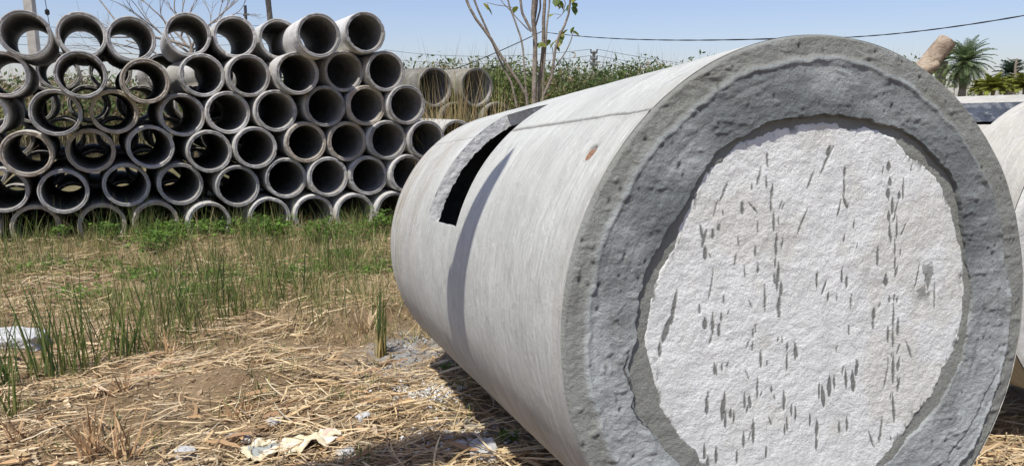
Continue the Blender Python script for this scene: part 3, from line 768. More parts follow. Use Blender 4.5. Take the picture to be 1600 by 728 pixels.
# ------------------------------------------------------------ background vegetation
def leafcloud(centers, rad, n, size, cols, zmin=None, mb=None, flat=.7, up=.4):
    """n leaf quads on/in ellipsoid blobs"""
    k = rng.integers(0, len(centers), n); c = centers[k]; r = rad[k]
    d = rng.normal(size=(n, 3)); d /= np.linalg.norm(d, axis=1)[:, None]
    d[:, 2] = np.abs(d[:, 2]) * 1.0 - .25
    rr = r * (rng.uniform(0, 1, n) ** .35)[:, None] * (1 + .25 * vn(d[:, 0] * 3 + k, d[:, 1] * 3, d[:, 2] * 3, seed=6))[:, None]
    p = c + d * rr
    a = rng.normal(size=(n, 3)); a[:, 2] += up; a /= np.linalg.norm(a, axis=1)[:, None]
    b_ = np.cross(a, rng.normal(size=(n, 3))); b_ /= np.linalg.norm(b_, axis=1)[:, None]
    s = size * rng.uniform(.5, 1.4, n)[:, None]
    V = np.stack([p - a * s, p + b_ * s * .38, p + a * s, p - b_ * s * .38], 1).reshape(-1, 3)
    F = np.arange(n * 4).reshape(-1, 4)
    C = np.repeat(cols[k] * rng.uniform(.75, 1.25, (n, 1)), 4, 0)
    mb.add(V, F, C)

GREENS = np.array([(.11, .16, .04), (.08, .13, .035), (.16, .20, .055), (.19, .20, .07), (.12, .15, .055)])
def thicket(name, x0, x1, y0, y1, nb, hgt, n, label, size=.05, brown=.25, kindcat='bushes'):
    cx = rng.uniform(x0, x1, nb); cy = rng.uniform(y0, y1, nb)
    hh = hgt * rng.uniform(.6, 1.1, nb)
    gz = ground_z(cx, cy)
    cen = np.stack([cx, cy, gz + hh * .5], -1); rad = np.stack([hh * .45, hh * .45, hh * .52], -1)
    cols = GREENS[rng.integers(0, 5, nb)].copy()
    br = rng.uniform(0, 1, nb) < brown; cols[br] = (.26, .20, .11)
    mb = MB(); leafcloud(cen, rad, n, size, cols, mb=mb)
    m = nb * 9; k = rng.integers(0, nb, m)
    roots = np.stack([cx[k] + rng.normal(0, .5, m), cy[k] + rng.normal(0, .5, m), gz[k]], -1)
    blades(roots, hh[k] * rng.uniform(.7, 1.15, m), np.full(m, .02), rng.uniform(0, .25, m), rng.uniform(0, 6.28, m), rng.uniform(0, .4, m), np.array([(.30, .24, .15)]) * rng.uniform(.6, 1.2, (m, 1)), mb=mb)
    o = ob(name, mb.build(name, LEAF), label=label, cat=kindcat, kind='stuff')
    return o
thicket('bush_thicket', -7, 14, 25, 32, 420, 3.5, 260000, 'dense green scrub growing along the field behind the pipes', .078, .22)
thicket('bush_thicket', -30, -7, 22, 30, 200, 3.0, 60000, 'dry olive scrub seen between and through the stacked pipes on the left', .09, .45)
thicket('bush_thicket', 9, 34, 40, 50, 120, 2.4, 22000, 'low dark hedge under the palms on the right', .12, .15)
thicket('bush_thicket', -2.2, 2.2, 15.5, 20, 60, 1.5, 14000, 'brown green undergrowth behind the sapling and wide pipes', .05, .5)

# reeds
def reed(name, cx, cy, n, h, spread, label, group=None, colr=((.50, .38, .19), (.38, .29, .14), (.22, .24, .07)), wid=.016, lean=.28):
    z0 = float(ground_z(cx, cy))
    roots = np.stack([cx + rng.normal(0, spread, n), cy + rng.normal(0, spread * .6, n), np.full(n, z0 - .03)], -1)
    cols = np.array(colr)[rng.choice(3, n, p=[.5, .3, .2])] * rng.uniform(.7, 1.3, (n, 1))
    mb = MB()
    blades(roots, h * rng.uniform(.45, 1.15, n), wid * rng.uniform(.5, 1.2, n), rng.uniform(0, lean, n), rng.uniform(0, 6.28, n), rng.uniform(0, 1.2, n) ** 2 * 1.3, cols, 7, mb=mb)
    return ob(name, mb.build(name, STRAW, base=(cx, cy, z0)), label=label, cat='reeds', group=group, loc=(cx, cy, z0))
for i, (px, Y, n, h) in enumerate([(662, 12.6, 190, 2.3), (700, 12.8, 300, 2.4), (735, 13.0, 260, 2.3), (772, 13.4, 220, 2.1), (805, 14.5, 110, 1.7), (860, 15, 110, 1.5)]):
    p = at(px, 160, Y)
    reed('reed_clump', p[0], p[1], n, h, .20, ['tall dry reed clump right beside the pipe stack', 'tall straw reed clump in front of the wide pipes', 'arching dry reed clump beside the wide pipe mouth', 'dry reed clump left of the sapling', 'short dry reeds at the foot of the sapling', 'short dry reeds right of the sapling'][i], 'dry reeds behind the white pipe')

# sapling
SY = 9.0
sap = root('sapling_tree', at(828, 372, SY) * [1, 1, 0] + [0, 0, float(ground_z(.22, SY))], 'bare young tree with several thin stems and few green leaves behind the white pipe', 'tree')
stems = [([(829, 420), (830, 160), (832, 60), (830, 20), (834, -40)], 6.5, 4), ([(845, 420), (846, 160), (847, 70), (852, 10), (857, -50)], 5.5, 3), ([(826, 400), (824, 158), (790, 100), (762, 50), (735, 0), (715, -40)], 4.5, 2.5), ([(826, 400), (800, 140), (775, 80), (745, 0), (728, -50)], 3.2, 2),
         ([(840, 400), (820, 120), (812, 70), (797, 0), (790, -40)], 2.5, 1.5), ([(848, 400), (852, 130), (856, 50), (857, 0), (858, -40)], 2.5, 1.6), ([(852, 400), (842, 158), (862, 120), (870, 60), (886, 10), (896, -30)], 4, 2), ([(866, 108), (885, 80), (897, 50)], 1.6, .9), ([(830, 50), (815, 20), (812, -30)], 3.5, 2), ([(832, 55), (845, 15), (842, -30)], 2.6, 1.6), ([(833, 48), (838, 15), (840, -20)], 3, 2),
         ([(826, 48), (808, 30), (790, 10), (775, -10)], 1.4, .8), ([(800, 12), (775, 8), (760, 4)], 1.1, .6), ([(866, 110), (863, 75), (858, 68)], 1.0, .6), ([(870, 30), (878, 24), (866, 22)], .9, .5), ([(880, 18), (884, 5), (874, -10)], 1.2, .7)]
for i, (pl, a, b_) in enumerate(stems):
    mb = MB(); dy = random.uniform(-.12, .12)
    pts = [at(x, y, SY + dy * (y < 200)) for x, y in pl]
    trunk(mb, pts, a * .62 * SY / F_PX, b_ * .75 * SY / F_PX, 7, .1, 14, 40 + i)
    if i > 6: mb.V = [v for v in mb.V]
    ob('stem', mb.build('stem', BARK, base=sap.location), sap)
def leafmesh(mb, p, size, col, az=None, droop=.9):
    az = random.uniform(0, 6.28) if az is None else az
    f = np.array([math.cos(az) * math.cos(droop), math.sin(az) * math.cos(droop), -math.sin(droop)]); s = np.array([-math.sin(az), math.cos(az), 0]); nrm = np.cross(f, s)
    out = [(0, 0), (.28, .36), (.6, .34), (1, 0)]; V = []
    for t_, w_ in out: V += [p + f * t_ * size - s * w_ * size + nrm * w_ * size * .3, p + f * t_ * size + nrm * 0, p + f * t_ * size + s * w_ * size + nrm * w_ * size * .3]
    F = []
    for i in range(3):
        for j in (0, 1): F.append((i * 3 + j, i * 3 + j + 1, i * 3 + j + 4, i * 3 + j + 3))
    mb.add(V, F, col)
LG = [(.16, .21, .03), (.22, .25, .04), (.09, .14, .03), (.28, .26, .06)]
for (x, y) in [(756, 5), (760, 9), (808, 10), (866, 22), (863, 2), (871, -2), (882, 8), (890, 6), (896, 4), (886, 14), (847, 68), (858, 62), (868, 64), (874, 60), (880, 55), (876, 48), (897, 42), (892, 48), (888, 46), (845, 66), (866, 70), (872, 0), (895, 10), (900, -2)]:
    mb = MB(); leafmesh(mb, at(x, y, SY), .12 * random.uniform(.8, 1.15), np.array(random.choice(LG)), droop=random.uniform(.5, 1.3))
    ob('leaf', mb.build('leaf', LEAF, base=sap.location), sap)

# bare branching tree behind the stack
def branchy(mb, p, d, L, r, depth, spread=.55, up=.15, kids=(2, 3)):
    n = 5; P = [p]; q = d.copy()
    for i in range(n):
        q = q + np.array([random.gauss(0, .10), random.gauss(0, .10), random.gauss(0, .07) + up * .1]); q /= np.linalg.norm(q); P.append(P[-1] + q * L / n)
    mb.tube(P, np.linspace(r, r * .6, n + 1), 5 if depth < 3 else 7)
    if depth == 0: return
    for _ in range(random.randint(*kids)):
        k = random.randint(2, n); nd = q + np.array([random.gauss(0, spread), random.gauss(0, spread * .6), random.gauss(.15, spread * .7)]); nd /= np.linalg.norm(nd)
        branchy(mb, P[k], nd, L * random.uniform(.55, .85), r * .55, depth - 1, spread, up, kids)
random.seed(21)
p = at(285, 120, 15.5); bt = root('bare_tree', (p[0], p[1], float(ground_z(p[0], p[1]))), 'leafless thorny tree spreading behind the left half of the pipe stack', 'tree')
mb = MB(); trunk(mb, [(p[0], p[1], -.3), at(290, 150, 15.5), at(300, 75, 15.5)], .09, .05, 8, .1, 10, 4); ob('trunk', mb.build('trunk', BARK, base=bt.location), bt)
for (a, b_, L_, r0) in [((300, 75), (180, 25), 0, .033), ((300, 80), (255, 20), 0, .028), ((300, 75), (285, 10), 0, .022), ((300, 75), (330, 10), 0, .024), ((298, 85), (222, 40), 0, .026), ((300, 80), (355, 25), 0, .02), ((295, 110), (180, 52), 0, .022)]:
    A_, B_ = at(*a, 15.5), at(*b_, 15.5 + random.uniform(-.4, .4)); d = B_ - A_; L = np.linalg.norm(d); mb = MB()
    branchy(mb, A_, d / L, L * .85, r0, 4, .42, .1, (2, 3)); ob('branch', mb.build('branch', BARK, base=bt.location), bt)

# palms
def frond(mb, p, az, el, L, droop, col, nl=26, ll=.45, wid=.03, rach=.02):
    n = 10; P = [np.array(p, float)]; e = el
    for i in range(n):
        P.append(P[-1] + np.array([math.cos(az) * math.cos(e), math.sin(az) * math.cos(e), math.sin(e)]) * L / n); e -= droop / n * (0.4 + 1.2 * i / n)
    P = np.array(P); mb.tube(P, np.linspace(rach, rach * .3, n + 1), 4, np.array(col) * 1.3)
    t_ = np.linspace(.12, 1, nl); idx = t_ * n; c = np.stack([np.interp(idx, np.arange(n + 1), P[:, k]) for k in range(3)], -1)
    d = np.gradient(c, axis=0); d /= np.linalg.norm(d, axis=1)[:, None]; side = np.cross(d, [0, 0, 1.]); side /= np.linalg.norm(side, axis=1)[:, None] + 1e-9
    upv = np.cross(side, d)
    for sg in (-1, 1):
        l = ll * np.sin(np.clip(t_ * .9 + .12, 0, 1) * np.pi) ** .6 * rng.uniform(.85, 1.1, nl)
        tipv = c + (d * .62 + side * sg * .75 + upv * rng.uniform(-.05, .3, (nl, 1)) - np.array([0, 0, .18])) * l[:, None]
        m_ = (c + tipv) / 2 + upv * .02
        wv = d * wid * .5
        V = np.stack([c - wv * .5, c + wv * .5, m_ + wv, tipv, m_ - wv], 1).reshape(-1, 3)
        b_ = np.arange(nl)[:, None] * 5
        mb.add(V, b_ + np.array([[0, 1, 2, 4]]), np.array(col) * rng.uniform(.75, 1.25, (1, 1)) * np.ones((len(V), 3)))
        mb.add(V, b_ + np.array([[4, 2, 3]]), np.array(col) * np.ones((len(V), 3)))
def palm(name, px, ptop, pbase_y, Y, L, n, label, col, dead=.15, ll=.45, lean=(0, 0), tr=.22, wid=.05, mine=-.7):
    top = at(px, ptop, Y); gx_, gy_ = top[0] - lean[0], top[1]
    gz_ = float(ground_z(gx_, gy_)); r = root(name, (gx_, gy_, gz_), label, 'palm tree', 'palm trees in the distance')
    mb = MB(); tk = np.linspace(0, 1, 16)
    mb.tube(np.stack([gx_ + lean[0] * tk, gy_ + 0 * tk, gz_ - .1 + (top[2] - gz_ + .1) * tk], -1), tr * (1 + .10 * (np.arange(16) % 2)), 9, None, True, .1)
    ob('trunk', mb.build('trunk', BARK, base=r.location), r)
    mb = MB(); md = MB(); nd = 0
    for i in range(n):
        az = i * 2.39996 + random.uniform(-.1, .1); q = i / n
        el = 1.45 - q * (1.45 - mine) + random.uniform(-.1, .1)
        if q > 1 - dead: frond(md, top, az, -1.0 + random.uniform(-.2, .2), L * .7, .6, (.28, .2, .1), 18, ll * .7, wid); nd += 1
        else: frond(mb, top, az, el, L * random.uniform(.85, 1.05), 1.1, np.array(col) * random.uniform(.75, 1.25), 26, ll, wid)
    ob('crown', mb.build('crown', LEAF, base=r.location), r)
    if nd: ob('dead_fronds', md.build('dead_fronds', STRAW, base=r.location), r)
    return r
random.seed(5)
palm('date_palm', 1508, 98, 150, 32, 1.25, 105, 'large round date palm with blue green crown behind the right pipe', (.15, .20, .09), .08, .27, tr=.14, mine=-1.2, wid=.03)
palm('date_palm', 1472, 96, 150, 34, .85, 40, 'small yellowish palm touching the left side of the big date palm', (.17, .19, .05), .45, .3, mine=-.6)
palm('date_palm', 1580, 118, 150, 70, 1.9, 36, 'distant small palm beside the thin bare mast at the right', (.05, .08, .05), 0, .7, mine=-.6, wid=.09)
for i, (px, py, Y, L) in enumerate([(1552, 140, 20, .5), (1533, 142, 21, .38), (1572, 141, 22, .42), (1602, 138, 19, .5)]):
    palm('palm_shrub', px, py, 150, Y, L, 34, ['largest low yellow green palm shrub above the cream pipe', 'low palm shrub just right of the date palm foot', 'low palm shrub in front of the bare mast', 'low palm shrub at the right edge above the cream pipe'][i], (.20, .22, .04), .0, .16, tr=.05, wid=.03, mine=0)
palm('coconut_palm', 406, -120, 0, 21, 2.3, 30, 'tall coconut palm whose leaning trunk rises behind the pipe stack', (.08, .12, .05), .2, .6, lean=(-.35, 0), tr=.075, wid=.05, mine=-1.2)

# bare mast/dead tree at right edge
p = at(1588, 160, 60); ms = root('bare_mast', (p[0], p[1], float(ground_z(p[0], p[1]))), 'thin dead stick like tree standing against the sky at the right', 'tree')
mb = MB(); trunk(mb, [(p[0], p[1], 0), at(1585, 120, 60), at(1589, 92, 60)], .16, .07, 6, .1, 8, 2)
ob('trunk', mb.build('trunk', BARK, base=ms.location), ms)
for k in range(8):
    mb = MB(); y_ = 96 + k * 5; q = at(1586, y_, 60); e = at(1586 + random.choice([-1, 1]) * random.uniform(6, 14), y_ - random.uniform(2, 6), 60); mb.tube([q, (q + e) / 2 + [0, 0, -.05], e], [.05, .04, .02], 4); ob('branch', mb.build('branch', BARK, base=ms.location), ms)

# leaning pollarded dead trunk behind the big pipe
LY = 7.2
A0 = at(1150, 445, LY); A1 = at(1480, 66, LY)
A0[2] = float(ground_z(A0[0], A0[1])) - .1
lg = root('dead_trunk', (A0[0], A0[1], A0[2] + .1), 'pale barkless tree trunk sawn off at the top, leaning up behind the big white pipe', 'tree')
mb = MB(); tk = np.linspace(0, 1, 60); P = A0 + (A1 - A0) * tk[:, None]; P[:, 2] += .02 * np.sin(tk * 3.1) + .02 * vn(tk * 9, tk * 0, seed=2)
rad = np.interp(tk, [0, .8, .9, .985, 1], [.13, .092, .086, .088, .086]) * (1 + .025 * vn(tk * 40, tk * 0, seed=7))
mb.tube(P, rad, 20, None, True, .035, 5); ob('bole', mb.build('bole', PALEWOOD, base=lg.location), lg)
for (x0, y0, x1, y1, r) in [(1436, 114, 1466, 100, .045)]:
    mb = MB(); a_, b2 = at(x0, y0, LY - .06), at(x1, y1, LY - .10); mb.tube(np.linspace(a_, b2, 6), np.linspace(r, r * .8, 6), 12, None, True, .04, 3); ob('branch_stub', mb.build('branch_stub', PALEWOOD, base=lg.location), lg)

# ------------------------------------------------------------ poles and cables
def cable(a, b_, sag, r, label, n=40, twist=False):
    t_ = np.linspace(0, 1, n)[:, None]; P = a + (b_ - a) * t_; P[:, 2] -= sag * 4 * (t_ * (1 - t_))[:, 0]
    mb = MB()
    if twist:
        o_ = np.stack([0 * t_[:, 0], 0 * t_[:, 0], r * .5 * np.sin(t_[:, 0] * 45)], -1); mb.tube(P + o_, r, 5); mb.tube(P - o_, r, 5)
    else: mb.tube(P, r, 5)
    c = (a + b_) / 2
    return ob('overhead_cable', mb.build('overhead_cable', WIRE), label=label, cat='cable', group='overhead cables')
# far three-arm line pole
YP = 60.0
p = at(928, 170, YP); up = root('utility_pole', (p[0], p[1], float(ground_z(p[0], p[1]))), 'distant power pole with three cross arms and a slanting strut', 'utility pole')
mb = MB(); mb.tube([(p[0], p[1], -.2), at(928, 80, YP)], [.17, .13], 8); ob('pole', mb.build('pole', POLE, base=up.location), up)
mb = MB(); q = at(936, 133, YP); q[2] -= 2; mb.tube([at(929, 104, YP - .2), at(938, 150, YP - .2)], .11, 6); ob('strut', mb.build('strut', POLE, base=up.location), up)
ARM = []
for py in (83, 93, 102):
    c = at(928, py, YP - .2); mb = MB(); mb.box(c, (.28, .05, .06)); ob('cross_arm', mb.build('cross_arm', METAL, False, base=up.location), up)
    for sx in (-.24, .24):
        mb = MB(); mb.tube([c + [sx, 0, .05], c + [sx, 0, .16], c + [sx, 0, .28]], [.035, .07, .04], 8); ob('insulator', mb.build('insulator', METAL, base=up.location), up)
    ARM.append(c)
for i, c in enumerate(ARM):
    cable(c + [-.24, 0, .28], at(600, 78 + i * 13, 75), .6, .016, f'thin power cable running left from the {["top", "middle", "lowest"][i]} arm of the distant pole')
    cable(c + [.24, 0, .28], at(1250, 112 + i * 10, 90), .5, .016, f'thin power cable running right from the {["top", "middle", "lowest"][i]} arm of the distant pole')
cable(at(846, 50, 24), at(1240, 60, 12.0), .12, .0085, 'dark twisted service cable crossing the sky above the white pipe', 260, True)
cable(at(1240, 60, 12.0), at(1720, 2, 7.0), .10, .0055, 'dark twisted service cable rising to the right edge of the sky', 260, True)
cable(at(560, 150, 30), at(846, 50, 24), .25, .016, 'dark service cable slanting up behind the sapling')
for i, (y0, y1) in enumerate([(34, 37), (50, 52), (62, 66)]):
    cable(at(-160, y0, 40), at(480, y1, 46), .3, .012, f'thin horizontal power cable behind the left pipe stack, {["highest", "middle", "lowest"][i]} of three')
# old square pole, left
p = at(50, 120, 13.5); sq = root('utility_pole', (p[0], p[1], float(ground_z(p[0], p[1]))), 'square concrete pole rising behind the leftmost top pipe', 'utility pole')
mb = MB(); tp = at(41, -120, 13.5); mb.box((np.array([p[0], p[1], -.3]) + tp) / 2, (.075, .06, (tp[2] + .3) / 2)); ob('pole', mb.build('pole', POLE, False, base=sq.location), sq)
mb = MB(); mb.box((p[0] + .082, p[1], (tp[2] - .3) / 2 + .05), (.006, .03, (tp[2]) / 2)); ob('earth_strip', mb.build('earth_strip', METAL, False, base=sq.location), sq)
a_, b2 = at(60, -60, 13.5), at(110, 230, 15.5)
cb = cable(a_, b2, 0, .006, 'stay wire with a small black insulator beside the square pole')
q = a_ + (b2 - a_) * .24; mb = MB(); dd = (b2 - a_) / np.linalg.norm(b2 - a_); mb.tube([q - dd * .06, q - dd * .03, q + dd * .03, q + dd * .06], [.015, .04, .04, .015], 8)
ob('stay_insulator', mb.build('stay_insulator', WIRE), cb)
p = at(384, 60, 26); tp = at(383, 9, 26); pp = root('utility_pole', (p[0], p[1], float(ground_z(p[0], p[1]))), 'short thin dark post showing above the stack left of the palm trunk', 'utility pole')
mb = MB(); mb.tube([(p[0], p[1], -.2), tp], .05, 6); ob('post', mb.build('post', METAL, base=pp.location), pp)
mb = MB(); mb.tube([at(380, 24, 26), at(389, 23, 26)], .035, 5); ob('cross_arm', mb.build('cross_arm', METAL, base=pp.location), pp)

# ------------------------------------------------------------ ground litter: straw, dry blades
def litter(name, n, ylo, yhi, label, lmin, lmax, wmin, wmax, palette, dens_pow=1.3, lift=.004, xr=.80, mat=STRAW, region=None, curve=.22, tilt=.14):
    y = ylo + (yhi - ylo) * rng.uniform(0, 1, n) ** dens_pow; x = rng.uniform(-xr, xr, n) * y
    if region is not None:
        k = region(x, y); x, y = x[k], y[k]; n = len(x)
    L = rng.uniform(lmin, lmax, n) * rng.uniform(.5, 1, n); wd = rng.uniform(wmin, wmax, n) * .5
    az = rng.uniform(0, 6.28, n); az = np.where(rng.uniform(0, 1, n) < .45, rng.normal(.15, .5, n), az)
    cv = rng.normal(0, curve, n); seg = 5; t_ = np.linspace(-.5, .5, seg + 1)
    ang_ = az[:, None] + cv[:, None] * t_[None]
    X = x[:, None] + L[:, None] * t_[None] * np.cos(ang_); Y = y[:, None] + L[:, None] * t_[None] * np.sin(ang_)
    tl = rng.normal(0, tilt, n)
    Zc = ground_z(X, Y); Zs = Zc.mean(1)[:, None] * .5 + Zc * .5 + (rng.uniform(0, 1, n) ** 2 * lift * 6 + lift)[:, None] + np.abs(tl[:, None]) * L[:, None] * (t_[None] + .5) * .8
    side = np.stack([-np.sin(ang_), np.cos(ang_), rng.normal(0, .5, n)[:, None] * np.ones_like(ang_)], -1); side /= np.linalg.norm(side, axis=-1, keepdims=True)
    P = np.stack([X, Y, Zs], -1); wt = wd[:, None] * np.array([.5, 1, 1, 1, .9, .35])[None]
    V = np.stack([P - side * wt[..., None], P + side * wt[..., None]], 2).reshape(-1, 3)
    b_ = np.arange(n)[:, None] * (2 * (seg + 1)) + np.arange(seg)[None] * 2
    F = np.stack([b_, b_ + 1, b_ + 3, b_ + 2], -1).reshape(-1, 4)
    pal = np.array(palette); C = pal[rng.integers(0, len(pal), n)] * rng.uniform(.65, 1.2, (n, 1))
    return ob(name, mesh(name, V, F, mat, True, np.repeat(C, 2 * (seg + 1), 0)), label=label, cat='straw', kind='stuff')
PAL = [(.68, .53, .32), (.62, .47, .27), (.60, .45, .25), (.50, .36, .19), (.66, .53, .33), (.48, .34, .19), (.33, .22, .12), (.52, .44, .31), (.27, .19, .11), (.74, .60, .38)]
def dens(x, y):
    u_ = fbm(x * 1.1, y * 1.1, oct=3, seed=501) + .08
    m1 = np.exp(-(((x + 1.75) / .42) ** 2 + ((y - 4.25) / .2) ** 2)) + 1.2 * np.exp(-(((x + 1.75) / .3) ** 2 + ((y - 4.2) / .2) ** 2)) + .5 * np.exp(-(((x + .75) / .3) ** 2 + ((y - 5.2) / .3) ** 2))
    return rng.uniform(-.9, .9, len(x)) < u_ - 1.5 * m1
litter('straw_litter', 19000, 2.6, 6.8, 'loose dry straw strewn over the soil in the foreground', .07, .38, .003, .009, PAL, 1.2, .006, region=dens)
litter('straw_litter', 26000, 5.5, 11.5, 'dry straw thatch on the ground in front of the stack', .08, .38, .004, .010, PAL, 1.1, .012, region=dens)
litter('dry_leaf_litter', 1500, 2.6, 6.5, 'broad flat dry leaf blades lying among the straw', .08, .30, .012, .028, [(.58, .42, .23), (.48, .31, .16), (.66, .52, .34), (.36, .22, .12)], 1.3, .006, curve=.3, region=dens)
litter('chaff_litter', 26000, 2.5, 7, 'short broken chaff covering the foreground soil', .015, .06, .002, .006, PAL, 1.4, .002)

# ------------------------------------------------------------ green sedge and weeds
SG = [(.11, .17, .04), (.15, .22, .055), (.08, .13, .035), (.21, .25, .07), (.26, .28, .09), (.08, .12, .045)]
def grass_field(name, n, region, hlo, hhi, label, wid=.006, pal=SG, lean=.25, curl=.5, xr=.80, ylo=4.5, yhi=11, cat='grass', clump=.05, dens_pow=1.0):
    nc = n // 14
    y = ylo + (yhi - ylo) * rng.uniform(0, 1, nc * 4) ** dens_pow; x = rng.uniform(-xr, .05, nc * 4) * y; k = region(x, y); x, y = x[k][:nc], y[k][:nc]
    kk = rng.integers(0, len(x), n)
    rx = x[kk] + rng.normal(0, clump, n); ry = y[kk] + rng.normal(0, clump, n)
    sc_ = rng.uniform(.6, 1.1, len(x))[kk]
    roots = np.stack([rx, ry, ground_z(rx, ry) - .01], -1)
    mb = MB()
    cols = np.array(pal)[rng.integers(0, len(pal), n)] * rng.uniform(.7, 1.25, (n, 1))
    blades(roots, rng.uniform(hlo, hhi, n) * sc_, wid * rng.uniform(.6, 1.3, n), rng.uniform(0, lean, n), rng.uniform(0, 6.28, n), rng.uniform(0, 1, n) ** 2 * curl, cols, 5, mb=mb)
    return ob(name, mb.build(name, LEAF), label=label, cat=cat, kind='stuff')
grass_field('grass', 2500, lambda x, y: (fbm(x * .8, y * .8, oct=3, seed=601) > -.25) & (y > 5.2 + .4 * (x + 3)) ,   .3, .75, 'thin green sedge standing in loose tufts across the plot', .0055, SG + [(.38, .33, .16)], .38, .8, ylo=4.8, yhi=10.3, clump=.09)
grass_field('grass', 13000, lambda x, y: (fbm(x * .9, y * .9, oct=3, seed=611) > -.3), .05, .26, 'short green and yellow grass on the ground before the stack', .006, SG + [(.35, .30, .12), (.50, .40, .20), (.56, .46, .25), (.30, .31, .09)], .9, 1.0, ylo=6.0, yhi=11)
grass_field('grass', 2600, lambda x, y: (y > 10.2 + .336 * x * 1.0 + .6) & (y < 12.4 + .336 * x), .12, .55, 'lush green grass against the lowest pipes of the stack', .007, SG + [(.40, .33, .15), (.46, .37, .2), (.25, .27, .08)], .5, .9, ylo=8, yhi=12.4)
grass_field('grass', 1100, lambda x, y: (fbm(x * 1.5, y * 1.5, oct=2, seed=621) > .25), .04, .16, 'sparse short green shoots in the foreground straw', .005, SG + [(.40, .33, .15)], .6, .7, ylo=3, yhi=6)

grass_field('dry_grass', 8000, lambda x, y: (fbm(x * .8, y * .8, oct=3, seed=641) > -.35), .08, .38, 'dead straw coloured grass standing and leaning among the green tufts', .006, [(.52, .42, .22), (.60, .49, .28), (.40, .31, .16), (.32, .30, .12)], 1.1, 1.1, ylo=5.3, yhi=11, clump=.10)
# leafy weeds: many small oval leaves
def weeds(name, pts, label, h=.16, size=.024, per=45, pal=((.12, .22, .035), (.16, .27, .05), (.09, .16, .03))):
    mb = MB(); cen = []; 
    for (x, y, r_) in pts:
        m = int(per * 3 * r_ / .2)
        cen.append(np.stack([rng.normal(x, r_, m), rng.normal(y, r_ * .8, m), rng.uniform(.02, h, m)], -1))
    c = np.vstack(cen); c[:, 2] += ground_z(c[:, 0], c[:, 1]); n = len(c)
    k = 4; c = np.repeat(c, k, 0) + rng.normal(0, size * .7, (n * k, 3)); n *= k
    a = rng.normal(size=(n, 3)); a[:, 2] = np.abs(a[:, 2]) * .3; a /= np.linalg.norm(a, axis=1)[:, None]
    b_ = np.cross(a, np.array([0, 0, 1.]) + rng.normal(0, .4, (n, 3))); b_ /= np.linalg.norm(b_, axis=1)[:, None]
    s = size * rng.uniform(.6, 1.3, (n, 1))
    V = np.stack([c - a * s, c - a * s * .1 + b_ * s * .6, c + a * s, c - a * s * .1 - b_ * s * .6], 1).reshape(-1, 3)
    mb.add(V, np.arange(n * 4).reshape(-1, 4), np.repeat(np.array(pal)[rng.integers(0, 3, n)] * rng.uniform(.75, 1.3, (n, 1)), 4, 0))
    return ob(name, mb.build(name, LEAF), label=label, cat='weeds', kind='stuff')
W1 = []
for i in range(14):
    s = rng.uniform(-7.6, -.8); p = sp(s, 0, -rng.uniform(.15, .9)); W1.append((p[0], p[1], rng.uniform(.06, .13)))
for px, py in ((345, 320), (265, 365), (255, 350), (440, 330), (480, 320), (235, 370), (370, 335), (515, 335), (570, 340)):
    d = at(px, py + 25, 1.) - np.array([0, 0, EYE]); t_ = 1.82 / -d[2]; W1.append((d[0] * t_, min(t_, 9.9), .15))
weeds('leafy_weeds', W1, 'bright green leafy weeds growing at the foot of the stack', .26, .028, 38)
W2 = []
for px, py in ((500, 420), (455, 430), (560, 430), (300, 460), (170, 410), (60, 420), (120, 460), (420, 440), (530, 400), (590, 420), (350, 430), (220, 430)):
    d = at(px, py, 1.) - np.array([0, 0, EYE]); t_ = 1.8 / -d[2]; W2.append((d[0] * t_, t_, rng.uniform(.10, .25)))
weeds('leafy_weeds', W2, 'low patches of green weeds among the dry grass', .08, .022, 35)
W3 = []
for px, py in ((655, 500), (640, 470), (790, 725), (700, 570)):
    d = at(px, py, 1.) - np.array([0, 0, EYE]); t_ = 1.74 / -d[2]; W3.append((d[0] * t_, t_, .035))
weeds('leafy_weeds', W3, 'small green sprigs beside the underside of the white pipe', .06, .014, 40)

# individual clumps
def gpt(px, py, z=-.25):
    d = at(px, py, 1.) - np.array([0, 0, EYE])
    for _ in range(6):
        t_ = (EYE - z) / -d[2]; x, y = d[0] * t_, d[1] * t_; z = float(ground_z(x, y))
    return x, y, z
def clump(name, px, py, n, h, spread, wid, pal, label, cat, lean=.2, curl=.3, group=None, mat=LEAF, seg=6):
    x, y, z = gpt(px, py)
    roots = np.stack([rng.normal(0, spread, n), rng.normal(0, spread, n), np.full(n, -.02)], -1)
    mb = MB(); cols = np.array(pal)[rng.integers(0, len(pal), n)] * rng.uniform(.75, 1.2, (n, 1))
    blades(roots, h * rng.uniform(.45, 1.1, n), wid * rng.uniform(.6, 1.2, n), rng.uniform(0, lean, n), rng.uniform(0, 6.28, n), rng.uniform(0, 1, n) ** 2 * curl, cols, seg, mb=mb)
    return ob(name, mb.build(name, mat), label=label, cat=cat, group=group, loc=(x, y, z))
clump('sedge_clump', 597, 556, 26, .62, .018, .012, SG + [(.42, .34, .12)], 'tall upright green sedge clump with straw yellow base beside the white pipe', 'sedge', .12, .2)
clump('sedge_clump', 597, 557, 22, .22, .02, .014, [(.55, .42, .15), (.60, .47, .22)], 'short yellow leaf bases at the foot of the tall sedge clump', 'sedge', .2, .2)
DRY = [(.50, .32, .17), (.58, .40, .22), (.40, .24, .12)]
